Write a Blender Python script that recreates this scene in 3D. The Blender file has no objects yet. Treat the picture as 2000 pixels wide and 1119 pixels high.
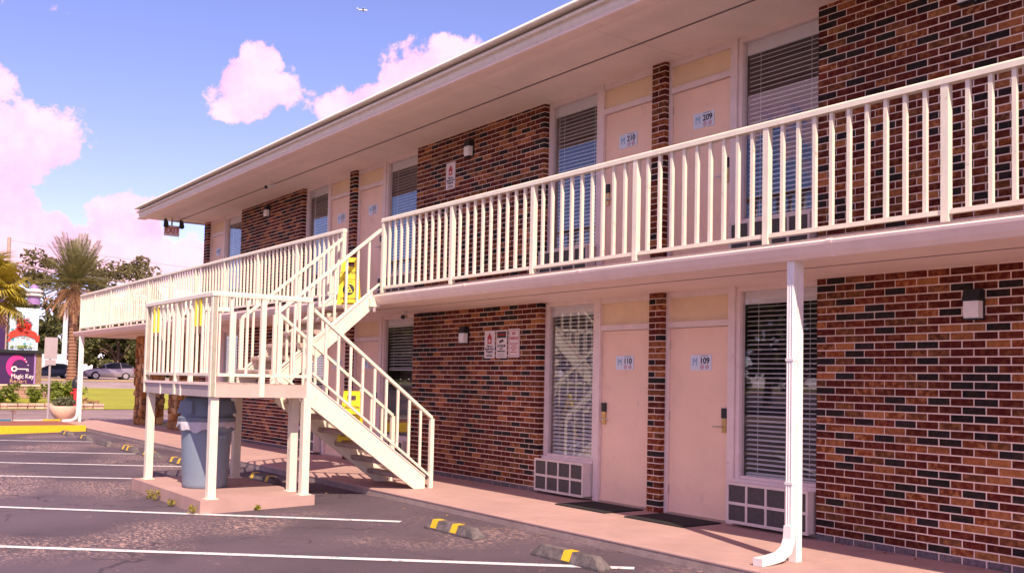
import bpy, bmesh, math, random
from mathutils import Vector, Matrix
random.seed(11)
R = math.radians
S = bpy.context.scene
COL = S.collection

# ------------------------------------------------------------------ camera
F_PX, YAW, PITCH, ROLL = 1922.2, R(54.1285), R(2.7783), R(1.2102)
CAM = Vector((5.8038, -7.7309, 1.4082))
PP_Y = 91.58                       # principal point below the picture's centre (photo is cropped)
fw = Vector((-math.sin(YAW)*math.cos(PITCH), math.cos(YAW)*math.cos(PITCH), math.sin(PITCH)))
rt = Vector((math.cos(YAW), math.sin(YAW), 0)); up = rt.cross(fw)
rt2 = rt*math.cos(ROLL) + up*math.sin(ROLL); up2 = up*math.cos(ROLL) - rt*math.sin(ROLL)
cd = bpy.data.cameras.new('camera'); cam = bpy.data.objects.new('camera', cd); COL.objects.link(cam)
cam.matrix_world = Matrix(((rt2.x, up2.x, -fw.x, CAM.x), (rt2.y, up2.y, -fw.y, CAM.y), (rt2.z, up2.z, -fw.z, CAM.z), (0, 0, 0, 1)))
cd.sensor_width = 36; cd.sensor_fit = 'HORIZONTAL'; cd.lens = 36*F_PX/2000; cd.shift_y = PP_Y/2000
cd.clip_start = 0.1; cd.clip_end = 6000
S.camera = cam
def project(p):
    q = Vector(p) - CAM
    d = q.dot(fw)
    return 1000 + F_PX*q.dot(rt2)/d, 559.5 + PP_Y - F_PX*q.dot(up2)/d, d
def ray_dir(u, v):
    return (fw + rt2*((u-1000)/F_PX) - up2*((v-559.5-PP_Y)/F_PX)).normalized()

# ------------------------------------------------------------------ sky, sun, exposure
SUN_AZ, SUN_EL = R(19.5), R(46.0)          # sun stands towards +x, a little towards -y
sun_dir = Vector((math.cos(SUN_AZ)*math.cos(SUN_EL), -math.sin(SUN_AZ)*math.cos(SUN_EL), math.sin(SUN_EL)))
SKY_STRENGTH = 0.125
w = bpy.data.worlds.new('World'); S.world = w; w.use_nodes = True
nt = w.node_tree; N = nt.nodes; LK = nt.links; N.clear()
def wn(t, **k):
    n = N.new(t)
    for a, b in k.items(): setattr(n, a, b)
    return n
def vmath(op, a, b=None):
    n = wn('ShaderNodeVectorMath', operation=op)
    for i, x in enumerate((a, b)):
        if x is None: continue
        if isinstance(x, (tuple, list, Vector)): n.inputs[i].default_value = tuple(x)
        else: LK.new(x, n.inputs[i])
    return n.outputs['Value'] if op in ('LENGTH', 'DOT_PRODUCT') else n.outputs[0]
def fmath(op, a, b=None, c=None, clamp=False):
    n = wn('ShaderNodeMath', operation=op); n.use_clamp = clamp
    for i, x in enumerate((a, b, c)):
        if x is None: continue
        if isinstance(x, (int, float)): n.inputs[i].default_value = x
        else: LK.new(x, n.inputs[i])
    return n.outputs[0]
sky = wn('ShaderNodeTexSky', sky_type='NISHITA'); sky.sun_disc = False
sky.sun_elevation = SUN_EL; sky.sun_rotation = math.atan2(sun_dir.x, sun_dir.y)
sky.altitude = 1800; sky.air_density = 1.0; sky.dust_density = 0.1; sky.ozone_density = 1.0
tc = wn('ShaderNodeTexCoord'); D = tc.outputs['Generated']
def noise(vec, scale, detail, rough=0.55):
    n = wn('ShaderNodeTexNoise'); n.inputs['Scale'].default_value = scale
    n.inputs['Detail'].default_value = detail; n.inputs['Roughness'].default_value = rough
    LK.new(vec, n.inputs['Vector']); return n.outputs['Fac']
# cumulus: lumps in given directions of the sky (those in view as photographed, others out of view, more and larger to raise the ambient light)
blobs = []
for (u, v, hw, hh) in [(20, 285, 120, 100), (30, 395, 75, 45), (60, 505, 190, 36), (150, 478, 170, 46), (50, 440, 110, 40), (265, 440, 105, 58), (-20, 165, 55, 42), (330, 515, 110, 50),
                       (478, 168, 88, 48), (512, 115, 40, 44), (470, 205, 55, 32), (720, 200, 95, 42), (850, 150, 120, 66), (800, 215, 190, 50), (930, 190, 150, 60)]:
    blobs.append((ray_dir(u, v), hw/F_PX, hh/F_PX))
rs = random.Random(5)
for i in range(24):
    az = R(-185+i*12.2); el = R(rs.uniform(8, 24) if i % 2 else rs.uniform(28, 68))
    d = Vector((math.cos(az)*math.cos(el), math.sin(az)*math.cos(el), math.sin(el)))
    blobs.append((d, rs.uniform(.16, .3), rs.uniform(.07, .13)))
dens = None; high = None
for d, a, b in blobs:
    q = vmath('SUBTRACT', D, d)
    q = vmath('MULTIPLY', q, (1/a, 1/a, 1/b))
    l = fmath('SUBTRACT', 1.0, vmath('LENGTH', q))
    dens = l if dens is None else fmath('MAXIMUM', dens, l)
n1 = noise(D, 17, 8, .62); n2 = noise(D, 46, 4, .6)
dn = fmath('MULTIPLY_ADD', fmath('SUBTRACT', n1, .5), 2.9, dens)
dn = fmath('MULTIPLY_ADD', fmath('SUBTRACT', n2, .5), .7, dn)
mr = wn('ShaderNodeMapRange', interpolation_type='SMOOTHSTEP'); LK.new(dn, mr.inputs['Value'])
mr.inputs['From Min'].default_value = .0; mr.inputs['From Max'].default_value = .30
mr.inputs['To Max'].default_value = .93
cloud = mr.outputs[0]
# towards the sun the lumps are brighter: density a little further sunward
Ds = vmath('ADD', D, tuple(sun_dir*0.035))
n3 = noise(Ds, 17, 5, .6)
lit = fmath('MULTIPLY_ADD', fmath('SUBTRACT', n1, n3), 2.6, .55, clamp=True)
ccol = wn('ShaderNodeMix', data_type='RGBA'); LK.new(lit, ccol.inputs['Factor'])
ccol.inputs[6].default_value = (6.0, 2.95, 4.3, 1); ccol.inputs[7].default_value = (6.8, 4.1, 4.5, 1)
tint = wn('ShaderNodeMix', data_type='RGBA', blend_type='MULTIPLY'); tint.inputs['Factor'].default_value = 1
LK.new(sky.outputs[0], tint.inputs[6]); tint.inputs[7].default_value = (.97, .75, 1.02, 1)
mx = wn('ShaderNodeMix', data_type='RGBA'); LK.new(cloud, mx.inputs['Factor'])
LK.new(tint.outputs[2], mx.inputs[6]); LK.new(ccol.outputs[2], mx.inputs[7])
bg = wn('ShaderNodeBackground'); bg.inputs['Strength'].default_value = SKY_STRENGTH
out = wn('ShaderNodeOutputWorld'); LK.new(mx.outputs[2], bg.inputs['Color']); LK.new(bg.outputs[0], out.inputs['Surface'])
sl = bpy.data.lights.new('sun', 'SUN'); sl.energy = 3.9; sl.angle = R(.53); sl.color = (1, .82, .66)
so = bpy.data.objects.new('sun', sl); COL.objects.link(so); so.location = (10, -10, 20)
so.rotation_euler = sun_dir.to_track_quat('Z', 'Y').to_euler()
S.view_settings.view_transform = 'Standard'; S.view_settings.look = 'None'
S.view_settings.exposure = 0.85; S.view_settings.gamma = 1.0

# ------------------------------------------------------------------ materials
def mat(name, col, rough=.6, var=.1, scale=5, bump=0, bscale=80, metal=0, spec=.4, var2=0, scale2=.7, dirt=None, dscale=3, dmin=.55, dmax=.75, islands=0, trans=0):
    m = bpy.data.materials.new(name); m.use_nodes = True; t = m.node_tree; n = t.nodes; L = t.links
    b = n['Principled BSDF']; b.inputs['Roughness'].default_value = rough; b.inputs['Metallic'].default_value = metal
    b.inputs['Specular IOR Level'].default_value = spec
    g = n.new('ShaderNodeNewGeometry')
    def nz(s, d=5, ro=.6):
        x = n.new('ShaderNodeTexNoise'); x.inputs['Scale'].default_value = s; x.inputs['Detail'].default_value = d; x.inputs['Roughness'].default_value = ro
        L.new(g.outputs['Position'], x.inputs['Vector']); return x.outputs['Fac']
    def rng(v, a, bb, c, d):
        r = n.new('ShaderNodeMapRange'); L.new(v, r.inputs['Value'])
        for i, q in zip(('From Min', 'From Max', 'To Min', 'To Max'), (a, bb, c, d)): r.inputs[i].default_value = q
        return r.outputs[0]
    c = n.new('ShaderNodeRGB'); c.outputs[0].default_value = (*col, 1); cur = c.outputs[0]
    def scl(cur, f):
        v = n.new('ShaderNodeVectorMath'); v.operation = 'SCALE'; L.new(cur, v.inputs[0]); L.new(f, v.inputs['Scale']); return v.outputs[0]
    if var: cur = scl(cur, rng(nz(scale), .3, .7, 1-var, 1+var))
    if var2: cur = scl(cur, rng(nz(scale2, 3), .3, .7, 1-var2, 1+var2))
    if islands: cur = scl(cur, rng(g.outputs['Random Per Island'], 0, 1, 1-islands, 1+islands))
    if dirt:
        k = n.new('ShaderNodeMix'); k.data_type = 'RGBA'; L.new(rng(nz(dscale, 8, .68), dmin, dmax, 0, 1), k.inputs['Factor'])
        L.new(cur, k.inputs[6]); k.inputs[7].default_value = (*dirt, 1); cur = k.outputs[2]
    L.new(cur, b.inputs['Base Color'])
    if bump:
        bp = n.new('ShaderNodeBump'); bp.inputs['Strength'].default_value = bump; bp.inputs['Distance'].default_value = .01
        L.new(nz(bscale, 4), bp.inputs['Height']); L.new(bp.outputs[0], b.inputs['Normal'])
    if trans:
        tr = n.new('ShaderNodeBsdfTranslucent'); L.new(cur, tr.inputs['Color']); ms = n.new('ShaderNodeMixShader'); ms.inputs[0].default_value = trans
        L.new(b.outputs[0], ms.inputs[1]); L.new(tr.outputs[0], ms.inputs[2]); L.new(ms.outputs[0], n['Material Output'].inputs['Surface'])
    return m
def brick_mat(name, per_object):
    m = bpy.data.materials.new(name); m.use_nodes = True; t = m.node_tree; n = t.nodes; L = t.links
    b = n['Principled BSDF']; b.inputs['Roughness'].default_value = .8; b.inputs['Specular IOR Level'].default_value = .15
    if per_object:
        s = n.new('ShaderNodeObjectInfo'); c, a = s.outputs['Color'], s.outputs['Alpha']
    else:
        s = n.new('ShaderNodeAttribute'); s.attribute_name = 'tone'; c, a = s.outputs['Color'], s.outputs['Alpha']
    g = n.new('ShaderNodeNewGeometry')
    def nz(sc, d):
        x = n.new('ShaderNodeTexNoise'); x.inputs['Scale'].default_value = sc; x.inputs['Detail'].default_value = d; L.new(g.outputs['Position'], x.inputs['Vector']); return x.outputs['Fac']
    def rng(v, p, q, r_, s_):
        r = n.new('ShaderNodeMapRange'); L.new(v, r.inputs['Value'])
        for i, z in zip(('From Min', 'From Max', 'To Min', 'To Max'), (p, q, r_, s_)): r.inputs[i].default_value = z
        return r.outputs[0]
    v = n.new('ShaderNodeVectorMath'); v.operation = 'SCALE'; L.new(c, v.inputs[0]); L.new(rng(nz(30, 5), .3, .7, .68, 1.35), v.inputs['Scale'])
    k = n.new('ShaderNodeMix'); k.data_type = 'RGBA'
    f = n.new('ShaderNodeMath'); f.operation = 'MULTIPLY'; L.new(rng(nz(19, 6), .46, .62, 0, 1), f.inputs[0]); L.new(a, f.inputs[1])
    L.new(f.outputs[0], k.inputs['Factor']); L.new(v.outputs[0], k.inputs[6]); k.inputs[7].default_value = (.46, .19, .075, 1)
    st = n.new('ShaderNodeVectorMath'); st.operation = 'SCALE'; L.new(k.outputs[2], st.inputs[0]); L.new(rng(nz(1.1, 4), .32, .68, .74, 1.2), st.inputs['Scale'])
    L.new(st.outputs[0], b.inputs['Base Color'])
    bp = n.new('ShaderNodeBump'); bp.inputs['Strength'].default_value = .5; bp.inputs['Distance'].default_value = .004
    L.new(nz(140, 3), bp.inputs['Height']); L.new(bp.outputs[0], b.inputs['Normal'])
    return m
BRICK_O = brick_mat('brick_single', True); BRICK_A = brick_mat('brick_mass', False)
MORTAR = mat('mortar', (.88, .67, .55), .9, .12, 8, .4, 120, var2=.12, scale2=1.1, dirt=(.5, .36, .29), dscale=4, dmin=.58, dmax=.8)
CREAM = mat('cream_rail_paint', (.80, .72, .58), .45, .06, 9, dirt=(.40, .27, .17), dscale=11, dmin=.615, dmax=.76)
WHITE = mat('white_paint', (.82, .77, .74), .45, .06, 6, dirt=(.5, .43, .38), dscale=9, dmin=.62, dmax=.85)
SOFFIT = mat('soffit_paint', (.93, .77, .67), .7, .05, 2.5, dirt=(.74, .57, .46), dscale=5, dmin=.6, dmax=.85)
FASCIA = mat('fascia_paint', (.87, .69, .61), .55, .06, 4, dirt=(.5, .42, .36), dscale=7, dmin=.62, dmax=.85)
DOOR = mat('door_paint', (.91, .62, .45), .5, .04, 3, dirt=(.58, .39, .31), dscale=5, dmin=.6, dmax=.9, var2=.05)
TRANSOM = mat('transom_panel', (.82, .60, .38), .6, .05, 4)
FRAME = mat('frame_paint', (.80, .64, .59), .5, .07, 8, dirt=(.38, .29, .27), dscale=10, dmin=.62, dmax=.85)
SLAT = mat('blind_slat', (.88, .86, .85), .5, .04, 8)
DARK = mat('dark_room', (.018, .016, .018), .9, .2, 3)  # near-black colour stands in for the shade of unlit rooms
ROOM_DARK = mat('room_dark', (.10, .085, .08), .9, .3, 4)
ACBODY = mat('ac_casing', (.72, .60, .54), .5, .08, 7, dirt=(.4, .31, .26), dscale=9, dmin=.58, dmax=.8)
ACGRILLE = mat('ac_grille', (.078, .066, .064), .6, .25, 30, .4, 160)
WALK = mat('walkway_concrete', (.45, .285, .25), .85, .07, 3, .25, 150, var2=.08, scale2=.8, dirt=(.34, .23, .19), dscale=2.2, dmin=.56, dmax=.8)
KERB = mat('kerb_concrete', (.36, .27, .25), .9, .16, 14, .6, 90, dirt=(.20, .15, .14), dscale=7, dmin=.5, dmax=.75)
TREAD = mat('tread_concrete', (.45, .33, .28), .85, .14, 10, .4, 110, dirt=(.22, .16, .13), dscale=6, dmin=.5, dmax=.8)
BLACK = mat('black_plastic', (.02, .02, .022), .45, .1, 20)
RUBBER = mat('black_rubber', (.10, .085, .085), .8, .25, 30, .7, 70, dirt=(.26, .20, .19), dscale=10, dmin=.45, dmax=.75)
MATR = mat('doormat_fibre', (.022, .02, .02), .95, .3, 60, .8, 120)
YELLOW = mat('yellow_paint', (.78, .47, .02), .6, .1, 12, dirt=(.35, .2, .05), dscale=16, dmin=.6, dmax=.8)
YPLASTIC = mat('yellow_plastic', (.86, .66, .02), .4, .04, 6)
BRASS = mat('brass', (.62, .42, .18), .35, .08, 20, metal=.8)
CHROME = mat('brushed_metal', (.62, .56, .52), .35, .08, 20, metal=.85)
SIGNW = mat('sign_white', (.78, .66, .64), .5, .05, 12)
PLATE = mat('plate_white', (.70, .74, .82), .4, .04, 12)
PBLUE = mat('plate_blue', (.22, .42, .62), .5, .05, 12)
RED = mat('sign_red', (.50, .035, .04), .5, .05, 12)
INK = mat('ink_black', (.022, .02, .022), .6, 0)
LAMPG = mat('lamp_glass', (.90, .83, .78), .25, .05, 20)
CANG = mat('can_grey', (.205, .25, .32), .5, .06, 6, dirt=(.13, .14, .17), dscale=6, dmin=.58, dmax=.8)
CANLID = mat('can_lid_grey', (.15, .185, .235), .5, .08, 6, dirt=(.1, .1, .12), dscale=6, dmin=.58, dmax=.8)
BAG = mat('bag_liner', (.75, .70, .74), .35, .1, 20, .6, 30, trans=.3)
TERRA = mat('planter_stone', (.74, .52, .40), .8, .06, 8)
GALV = mat('galvanised', (.50, .42, .42), .5, .08, 8, metal=.3)
LEAFDK = mat('oak_leaf', (.115, .115, .035), .6, .3, .35, islands=.45, trans=.3)
LEAFD2 = mat('oak_leaf_olive', (.16, .135, .05), .6, .3, .35, islands=.45, trans=.3)
LEAFHG = mat('hedge_leaf', (.20, .24, .035), .5, .25, 3, islands=.45, trans=.3)
LEAFGR = mat('sage_leaf', (.13, .14, .07), .6, .2, 3, islands=.4, trans=.25)
LEAFWD = mat('weed_leaf', (.30, .26, .04), .6, .2, 3, islands=.3, trans=.25)
FROND = mat('frond_green', (.20, .185, .065), .5, .2, 2, islands=.4, trans=.25)
FRONDD = mat('frond_dry', (.50, .29, .16), .7, .2, 2, islands=.35, trans=.2)
FROND2 = mat('fan_frond', (.42, .33, .035), .5, .2, 2, islands=.35, trans=.3)
BARK = mat('bark', (.16, .10, .07), .9, .3, 7, .8, 18)
PALMBARK = mat('palm_bark', (.25, .13, .08), .95, .35, 6, 1.0, 14)
WOODP = mat('pole_wood', (.46, .33, .28), .85, .15, 4)
STONE = brick_mat('flagstone', True)
STMORT = mat('stone_mortar', (.24, .15, .09), .95, .3, 9, .5, 60)
PURPLE = mat('sign_purple', (.055, .018, .085), .4, .06, 3)
PINK = mat('sign_pink', (.80, .03, .24), .5, 0)
TEAL = mat('sign_teal', (.10, .34, .36), .5, .08, 8)
PALE = mat('sign_pale', (.55, .66, .72), .5, .12, 6)
SGREEN = mat('sign_green', (.32, .42, .06), .5, .1, 8)
LILAC = mat('lantern_lilac', (.36, .20, .45), .4, .1, 8)
MULCH = mat('mulch', (.28, .10, .06), .95, .4, 30, .8, 60)
SILVER = mat('silver_paint', (.36, .31, .34), .3, .03, 3, metal=.5)
NAVY = mat('navy_paint', (.018, .022, .045), .25, .03, 3, metal=.2)
VANW = mat('van_white', (.78, .72, .72), .4, .03, 3)
CARGL = mat('car_glass', (.012, .012, .016), .12, 0, spec=.25)
TYRE = mat('tyre', (.022, .02, .02), .85, .1, 20)
RIM = mat('rim_alloy', (.48, .44, .44), .35, .05, 10, metal=.7)
HEADL = mat('headlamp', (.75, .72, .72), .1, 0)
TAILL = mat('tail_lamp', (.35, .02, .02), .2, 0)
AIRW = mat('aircraft_white', (.85, .84, .86), .4, 0)
CABLE = mat('cable', (.30, .24, .26), .7, 0)

def glass_mat():
    m = bpy.data.materials.new('window_glass'); m.use_nodes = True; t = m.node_tree; n = t.nodes; L = t.links
    n.remove(n['Principled BSDF'])
    lw = n.new('ShaderNodeLayerWeight'); lw.inputs['Blend'].default_value = .5
    pw = n.new('ShaderNodeMath'); pw.operation = 'POWER'; L.new(lw.outputs['Facing'], pw.inputs[0]); pw.inputs[1].default_value = 3.0
    fr = n.new('ShaderNodeMath'); fr.operation = 'MULTIPLY_ADD'; L.new(pw.outputs[0], fr.inputs[0]); fr.inputs[1].default_value = .45; fr.inputs[2].default_value = .06
    tr = n.new('ShaderNodeBsdfTransparent'); tr.inputs['Color'].default_value = (.95, .95, .95, 1)
    gl = n.new('ShaderNodeBsdfGlossy'); gl.inputs['Roughness'].default_value = .015; gl.inputs['Color'].default_value = (.9, .9, .92, 1)
    mx = n.new('ShaderNodeMixShader'); L.new(fr.outputs[0], mx.inputs[0]); L.new(tr.outputs[0], mx.inputs[1]); L.new(gl.outputs[0], mx.inputs[2])
    L.new(mx.outputs[0], n['Material Output'].inputs['Surface']); return m
GLASS = glass_mat()

def asphalt_mat(name, base, patch, amount):
    m = bpy.data.materials.new(name); m.use_nodes = True; t = m.node_tree; n = t.nodes; L = t.links
    b = n['Principled BSDF']; b.inputs['Roughness'].default_value = .78; b.inputs['Specular IOR Level'].default_value = .35
    g = n.new('ShaderNodeNewGeometry')
    def nz(s, d, ro=.6, sc=(1, 1, 1)):
        mp = n.new('ShaderNodeMapping'); mp.inputs['Scale'].default_value = sc; L.new(g.outputs['Position'], mp.inputs['Vector'])
        x = n.new('ShaderNodeTexNoise'); x.inputs['Scale'].default_value = s; x.inputs['Detail'].default_value = d; x.inputs['Roughness'].default_value = ro
        L.new(mp.outputs[0], x.inputs['Vector']); return x.outputs['Fac']
    def rng(v, a, bb, c, d):
        r = n.new('ShaderNodeMapRange'); L.new(v, r.inputs['Value'])
        for i, q in zip(('From Min', 'From Max', 'To Min', 'To Max'), (a, bb, c, d)): r.inputs[i].default_value = q
        return r.outputs[0]
    def mul(a, bb):
        x = n.new('ShaderNodeMath'); x.operation = 'MULTIPLY'; L.new(a, x.inputs[0])
        if isinstance(bb, float): x.inputs[1].default_value = bb
        else: L.new(bb, x.inputs[1])
        return x.outputs[0]
    def mix(f, a, bcol):
        k = n.new('ShaderNodeMix'); k.data_type = 'RGBA'; L.new(f, k.inputs['Factor'])
        for i, q in ((6, a), (7, bcol)):
            if isinstance(q, tuple): k.inputs[i].default_value = (*q, 1)
            else: L.new(q, k.inputs[i])
        return k.outputs[2]
    c = mix(rng(nz(.45, 4), .35, .65, 0, 1), tuple(x*.82 for x in base), tuple(x*1.22 for x in base))
    # worn sealcoat: patches broken up into fine flecks that show the pale aggregate
    big = rng(nz(.42, 3, .5, (.7, 1.0, 1)), .50, .62, 0, 1)
    fleck = rng(nz(24, 8, .8, (.6, 1.3, 1)), .50, .59, 0, 1)
    c = mix(mul(mul(big, fleck), amount), c, patch)
    few = rng(nz(19, 5, .8), .625, .66, 0, 1); spots = rng(nz(2.4, 4), .45, .6, 0, .8)
    c = mix(mul(few, spots), c, patch)
    vo = n.new('ShaderNodeTexVoronoi'); vo.feature = 'DISTANCE_TO_EDGE'; vo.inputs['Scale'].default_value = .55
    wp = n.new('ShaderNodeTexNoise'); wp.inputs['Scale'].default_value = 1.6; wp.inputs['Detail'].default_value = 6; L.new(g.outputs['Position'], wp.inputs['Vector'])
    ad = n.new('ShaderNodeVectorMath'); ad.operation = 'MULTIPLY_ADD'; L.new(wp.outputs['Color'], ad.inputs[0]); ad.inputs[1].default_value = (1.2, 1.2, 0); L.new(g.outputs['Position'], ad.inputs[2])
    L.new(ad.outputs[0], vo.inputs['Vector'])
    crack = mul(rng(vo.outputs['Distance'], .003, .010, 1, 0), rng(nz(.8, 3), .48, .56, 0, .75))
    c = mix(crack, c, tuple(x*.35 for x in base))
    oil = rng(nz(1.1, 5, .55), .62, .72, 0, .45); c = mix(oil, c, tuple(x*.5 for x in base))
    fine = rng(nz(160, 2), .3, .7, .8, 1.2)
    v = n.new('ShaderNodeVectorMath'); v.operation = 'SCALE'; L.new(c, v.inputs[0]); L.new(fine, v.inputs['Scale'])
    L.new(v.outputs[0], b.inputs['Base Color'])
    bp = n.new('ShaderNodeBump'); bp.inputs['Strength'].default_value = .5; bp.inputs['Distance'].default_value = .006
    L.new(nz(120, 4), bp.inputs['Height']); L.new(bp.outputs[0], b.inputs['Normal'])
    return m
ASPHALT = asphalt_mat('asphalt', (.098, .071, .088), (.62, .41, .34), .9)
DRIVE = asphalt_mat('drive_asphalt', (.27, .19, .18), (.40, .30, .28), .3)
ROADM = asphalt_mat('road_surface', (.36, .27, .25), (.44, .34, .31), .2)
LINE = mat('line_paint', (.74, .70, .70), .6, .06, 20, dirt=(.16, .13, .14), dscale=16, dmin=.55, dmax=.68)
GRASS = mat('grass', (.31, .31, .02), .9, .16, 4, .8, 30, var2=.15, scale2=.25, dirt=(.42, .33, .10), dscale=1.2, dmin=.62, dmax=.8)
GROUNDM = mat('ground_grass', (.22, .20, .06), .95, .2, .3)
VERGE = mat('verge_grass', (.42, .29, .14), .95, .2, 1.5)

# ------------------------------------------------------------------ mesh helpers
ORI = {}
def setp(o, label=None, cat=None, group=None, kind=None, category=None):
    cat = cat or category
    for k, v in (('label', label), ('category', cat), ('group', group), ('kind', kind)):
        if v: o[k] = v
    return o
def empty(name, loc, label, cat, group=None, rz=0):
    o = bpy.data.objects.new(name, None); COL.objects.link(o); o.location = loc; o.rotation_euler = (0, 0, rz)
    o.empty_display_size = .1; ORI[o.name] = Vector(loc); return setp(o, label, cat, group)
class MB:
    def __init__(s): s.v = []; s.f = []
    def box(s, x0, x1, y0, y1, z0, z1):
        b = len(s.v); s.v += [(x, y, z) for z in (z0, z1) for y in (y0, y1) for x in (x0, x1)]
        s.f += [tuple(b+i for i in q) for q in ((0, 2, 3, 1), (4, 5, 7, 6), (0, 1, 5, 4), (2, 6, 7, 3), (0, 4, 6, 2), (1, 3, 7, 5))]; return s
    def prism(s, pts, axis, a0, a1):
        b = len(s.v); n = len(pts)
        for a in (a0, a1):
            for p, q in pts:
                s.v.append((a, p, q) if axis == 'x' else (p, a, q) if axis == 'y' else (p, q, a))
        s.f += [tuple(b+i for i in range(n)), tuple(b+n+i for i in reversed(range(n)))]
        s.f += [(b+i, b+n+i, b+n+(i+1) % n, b+(i+1) % n) for i in range(n)]; return s
    def tube(s, pts, r, n=8):
        pts = [Vector(p) for p in pts]; b = len(s.v)
        for i, p in enumerate(pts):
            d = (pts[min(i+1, len(pts)-1)] - pts[max(i-1, 0)]).normalized()
            a = d.cross(Vector((0, 0, 1)) if abs(d.z) < .9 else Vector((0, 1, 0))).normalized(); c = d.cross(a)
            rr = r[i] if isinstance(r, (list, tuple)) else r
            for k in range(n):
                t = 2*math.pi*k/n + math.pi/n
                s.v.append(tuple(p + (a*math.cos(t) + c*math.sin(t))*rr))
        for i in range(len(pts)-1):
            for k in range(n):
                s.f.append((b+i*n+k, b+i*n+(k+1) % n, b+(i+1)*n+(k+1) % n, b+(i+1)*n+k))
        e = b+(len(pts)-1)*n
        s.f += [tuple(b+k for k in reversed(range(n))), tuple(e+k for k in range(n))]; return s
    def lathe(s, prof, cx, cy, n=24):
        b = len(s.v)
        for r, z in prof:
            for k in range(n):
                t = 2*math.pi*k/n; s.v.append((cx+r*math.cos(t), cy+r*math.sin(t), z))
        for i in range(len(prof)-1):
            for k in range(n): s.f.append((b+i*n+k, b+i*n+(k+1) % n, b+(i+1)*n+(k+1) % n, b+(i+1)*n+k))
        e = b+(len(prof)-1)*n
        s.f += [tuple(b+k for k in reversed(range(n))), tuple(e+k for k in range(n))]; return s
    def poly(s, *p):
        b = len(s.v); s.v += [tuple(q) for q in p]; s.f.append(tuple(range(b, b+len(p)))); return s
    def mesh(s, name, m, off=None, smooth=False, fix=True):
        v = s.v if off is None else [(x-off[0], y-off[1], z-off[2]) for x, y, z in s.v]
        me = bpy.data.meshes.new(name); me.from_pydata(v, [], s.f); me.update()
        if fix:
            bm = bmesh.new(); bm.from_mesh(me); bmesh.ops.recalc_face_normals(bm, faces=bm.faces); bm.to_mesh(me); bm.free()
        if smooth:
            me.polygons.foreach_set('use_smooth', [True]*len(me.polygons))
            if smooth != 'all': me.set_sharp_from_angle(angle=R(35))
        if m: me.materials.append(m)
        return me
    def build(s, name, m, parent=None, local=False, smooth=False, fix=True, **props):
        """world-coordinate vertices; the object keeps its parent's (or its own base) origin"""
        if parent is not None:
            off = None if local else world_of(parent); loc = Vector((0, 0, 0))
        else:
            xs, ys, zs = zip(*s.v); off = Vector(((min(xs)+max(xs))/2, (min(ys)+max(ys))/2, min(zs))); loc = off
        o = bpy.data.objects.new(name, s.mesh(name, m, off, smooth, fix)); COL.objects.link(o); o.parent = parent; o.location = loc
        ORI[o.name] = world_of(parent) if parent is not None else off
        return setp(o, **props)
def world_of(o): return ORI[o.name]
def put(name, me, parent, wloc, rot=None, scale=None, color=None):
    o = bpy.data.objects.new(name, me); COL.objects.link(o); o.parent = parent
    o.location = Vector(wloc) - (world_of(parent) if parent else Vector((0, 0, 0)))
    if rot: o.rotation_euler = rot
    if scale: o.scale = scale
    if color: o.color = color
    ORI[o.name] = Vector(wloc); return o
def bx(name, m, parent, x0, x1, y0, y1, z0, z1, **k): return MB().box(x0, x1, y0, y1, z0, z1).build(name, m, parent, **k)
def text(body, size, m, parent, loc, name='lettering', facing='front', bold=0, local=False, sx=1.0):
    c = bpy.data.curves.new('t', 'FONT'); c.body = body; c.size = size; c.align_x = 'CENTER'; c.align_y = 'CENTER'; c.extrude = .0012; c.offset = bold; c.resolution_u = 3
    t = bpy.data.objects.new('t', c); me = bpy.data.meshes.new_from_object(t)
    bpy.data.objects.remove(t); bpy.data.curves.remove(c)
    rot = Matrix.Rotation(R(90), 4, 'X')
    if facing == 'right': rot = Matrix.Rotation(R(90), 4, 'Z') @ rot
    me.transform(rot @ Matrix.Diagonal((sx, 1, 1, 1))); me.name = name; me.materials.clear(); me.materials.append(m)
    o = bpy.data.objects.new(name, me); COL.objects.link(o); o.parent = parent
    o.location = Vector(loc) - (Vector((0, 0, 0)) if local else world_of(parent)); ORI[o.name] = Vector(loc); return o

# ------------------------------------------------------------------ ground
GX = [-900, -112, -97, -87, -67, -36.3, -25.3, 700]; GY = [-700, -12, -1.69, 700]
def gz(x, y):
    r = -.095 if y > -1.69 else -.095 + .025*(max(y, -12)+1.69)
    if x < -36.3: r += .0133*(-36.3 - max(x, -112))
    return r
def sheet(name, m, x0, x1, y0, y1, lift, label=None, kind='structure'):
    xs = sorted({x0, x1} | {g for g in GX if x0 < g < x1}); ys = sorted({y0, y1} | {g for g in GY if y0 < g < y1})
    b = MB(); b.v = [(x, y, gz(x, y)+lift) for y in ys for x in xs]; n = len(xs)
    b.f = [(j*n+i, j*n+i+1, (j+1)*n+i+1, (j+1)*n+i) for j in range(len(ys)-1) for i in range(n-1)]
    return b.build(name, m, None, fix=False, kind=kind)
sheet('ground', GROUNDM, -900, 700, -700, 700, -.02)
sheet('parking_lot', ASPHALT, -25.3, 60, -160, -1.60, 0)
sheet('rear_lot', ASPHALT, -110, -36.8, -160, -14, .012)
sheet('driveway', DRIVE, -36.3, -25.305, -80, 80, .002)
sheet('lawn', GRASS, -67, -36.7, -80, 120, .006)
sheet('near_road', ROADM, -87, -67.005, -300, 400, .004)
sheet('road_verge', VERGE, -97, -87.005, -300, 400, .03)
sheet('far_road', ROADM, -112, -97.005, -300, 400, .004)
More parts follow.
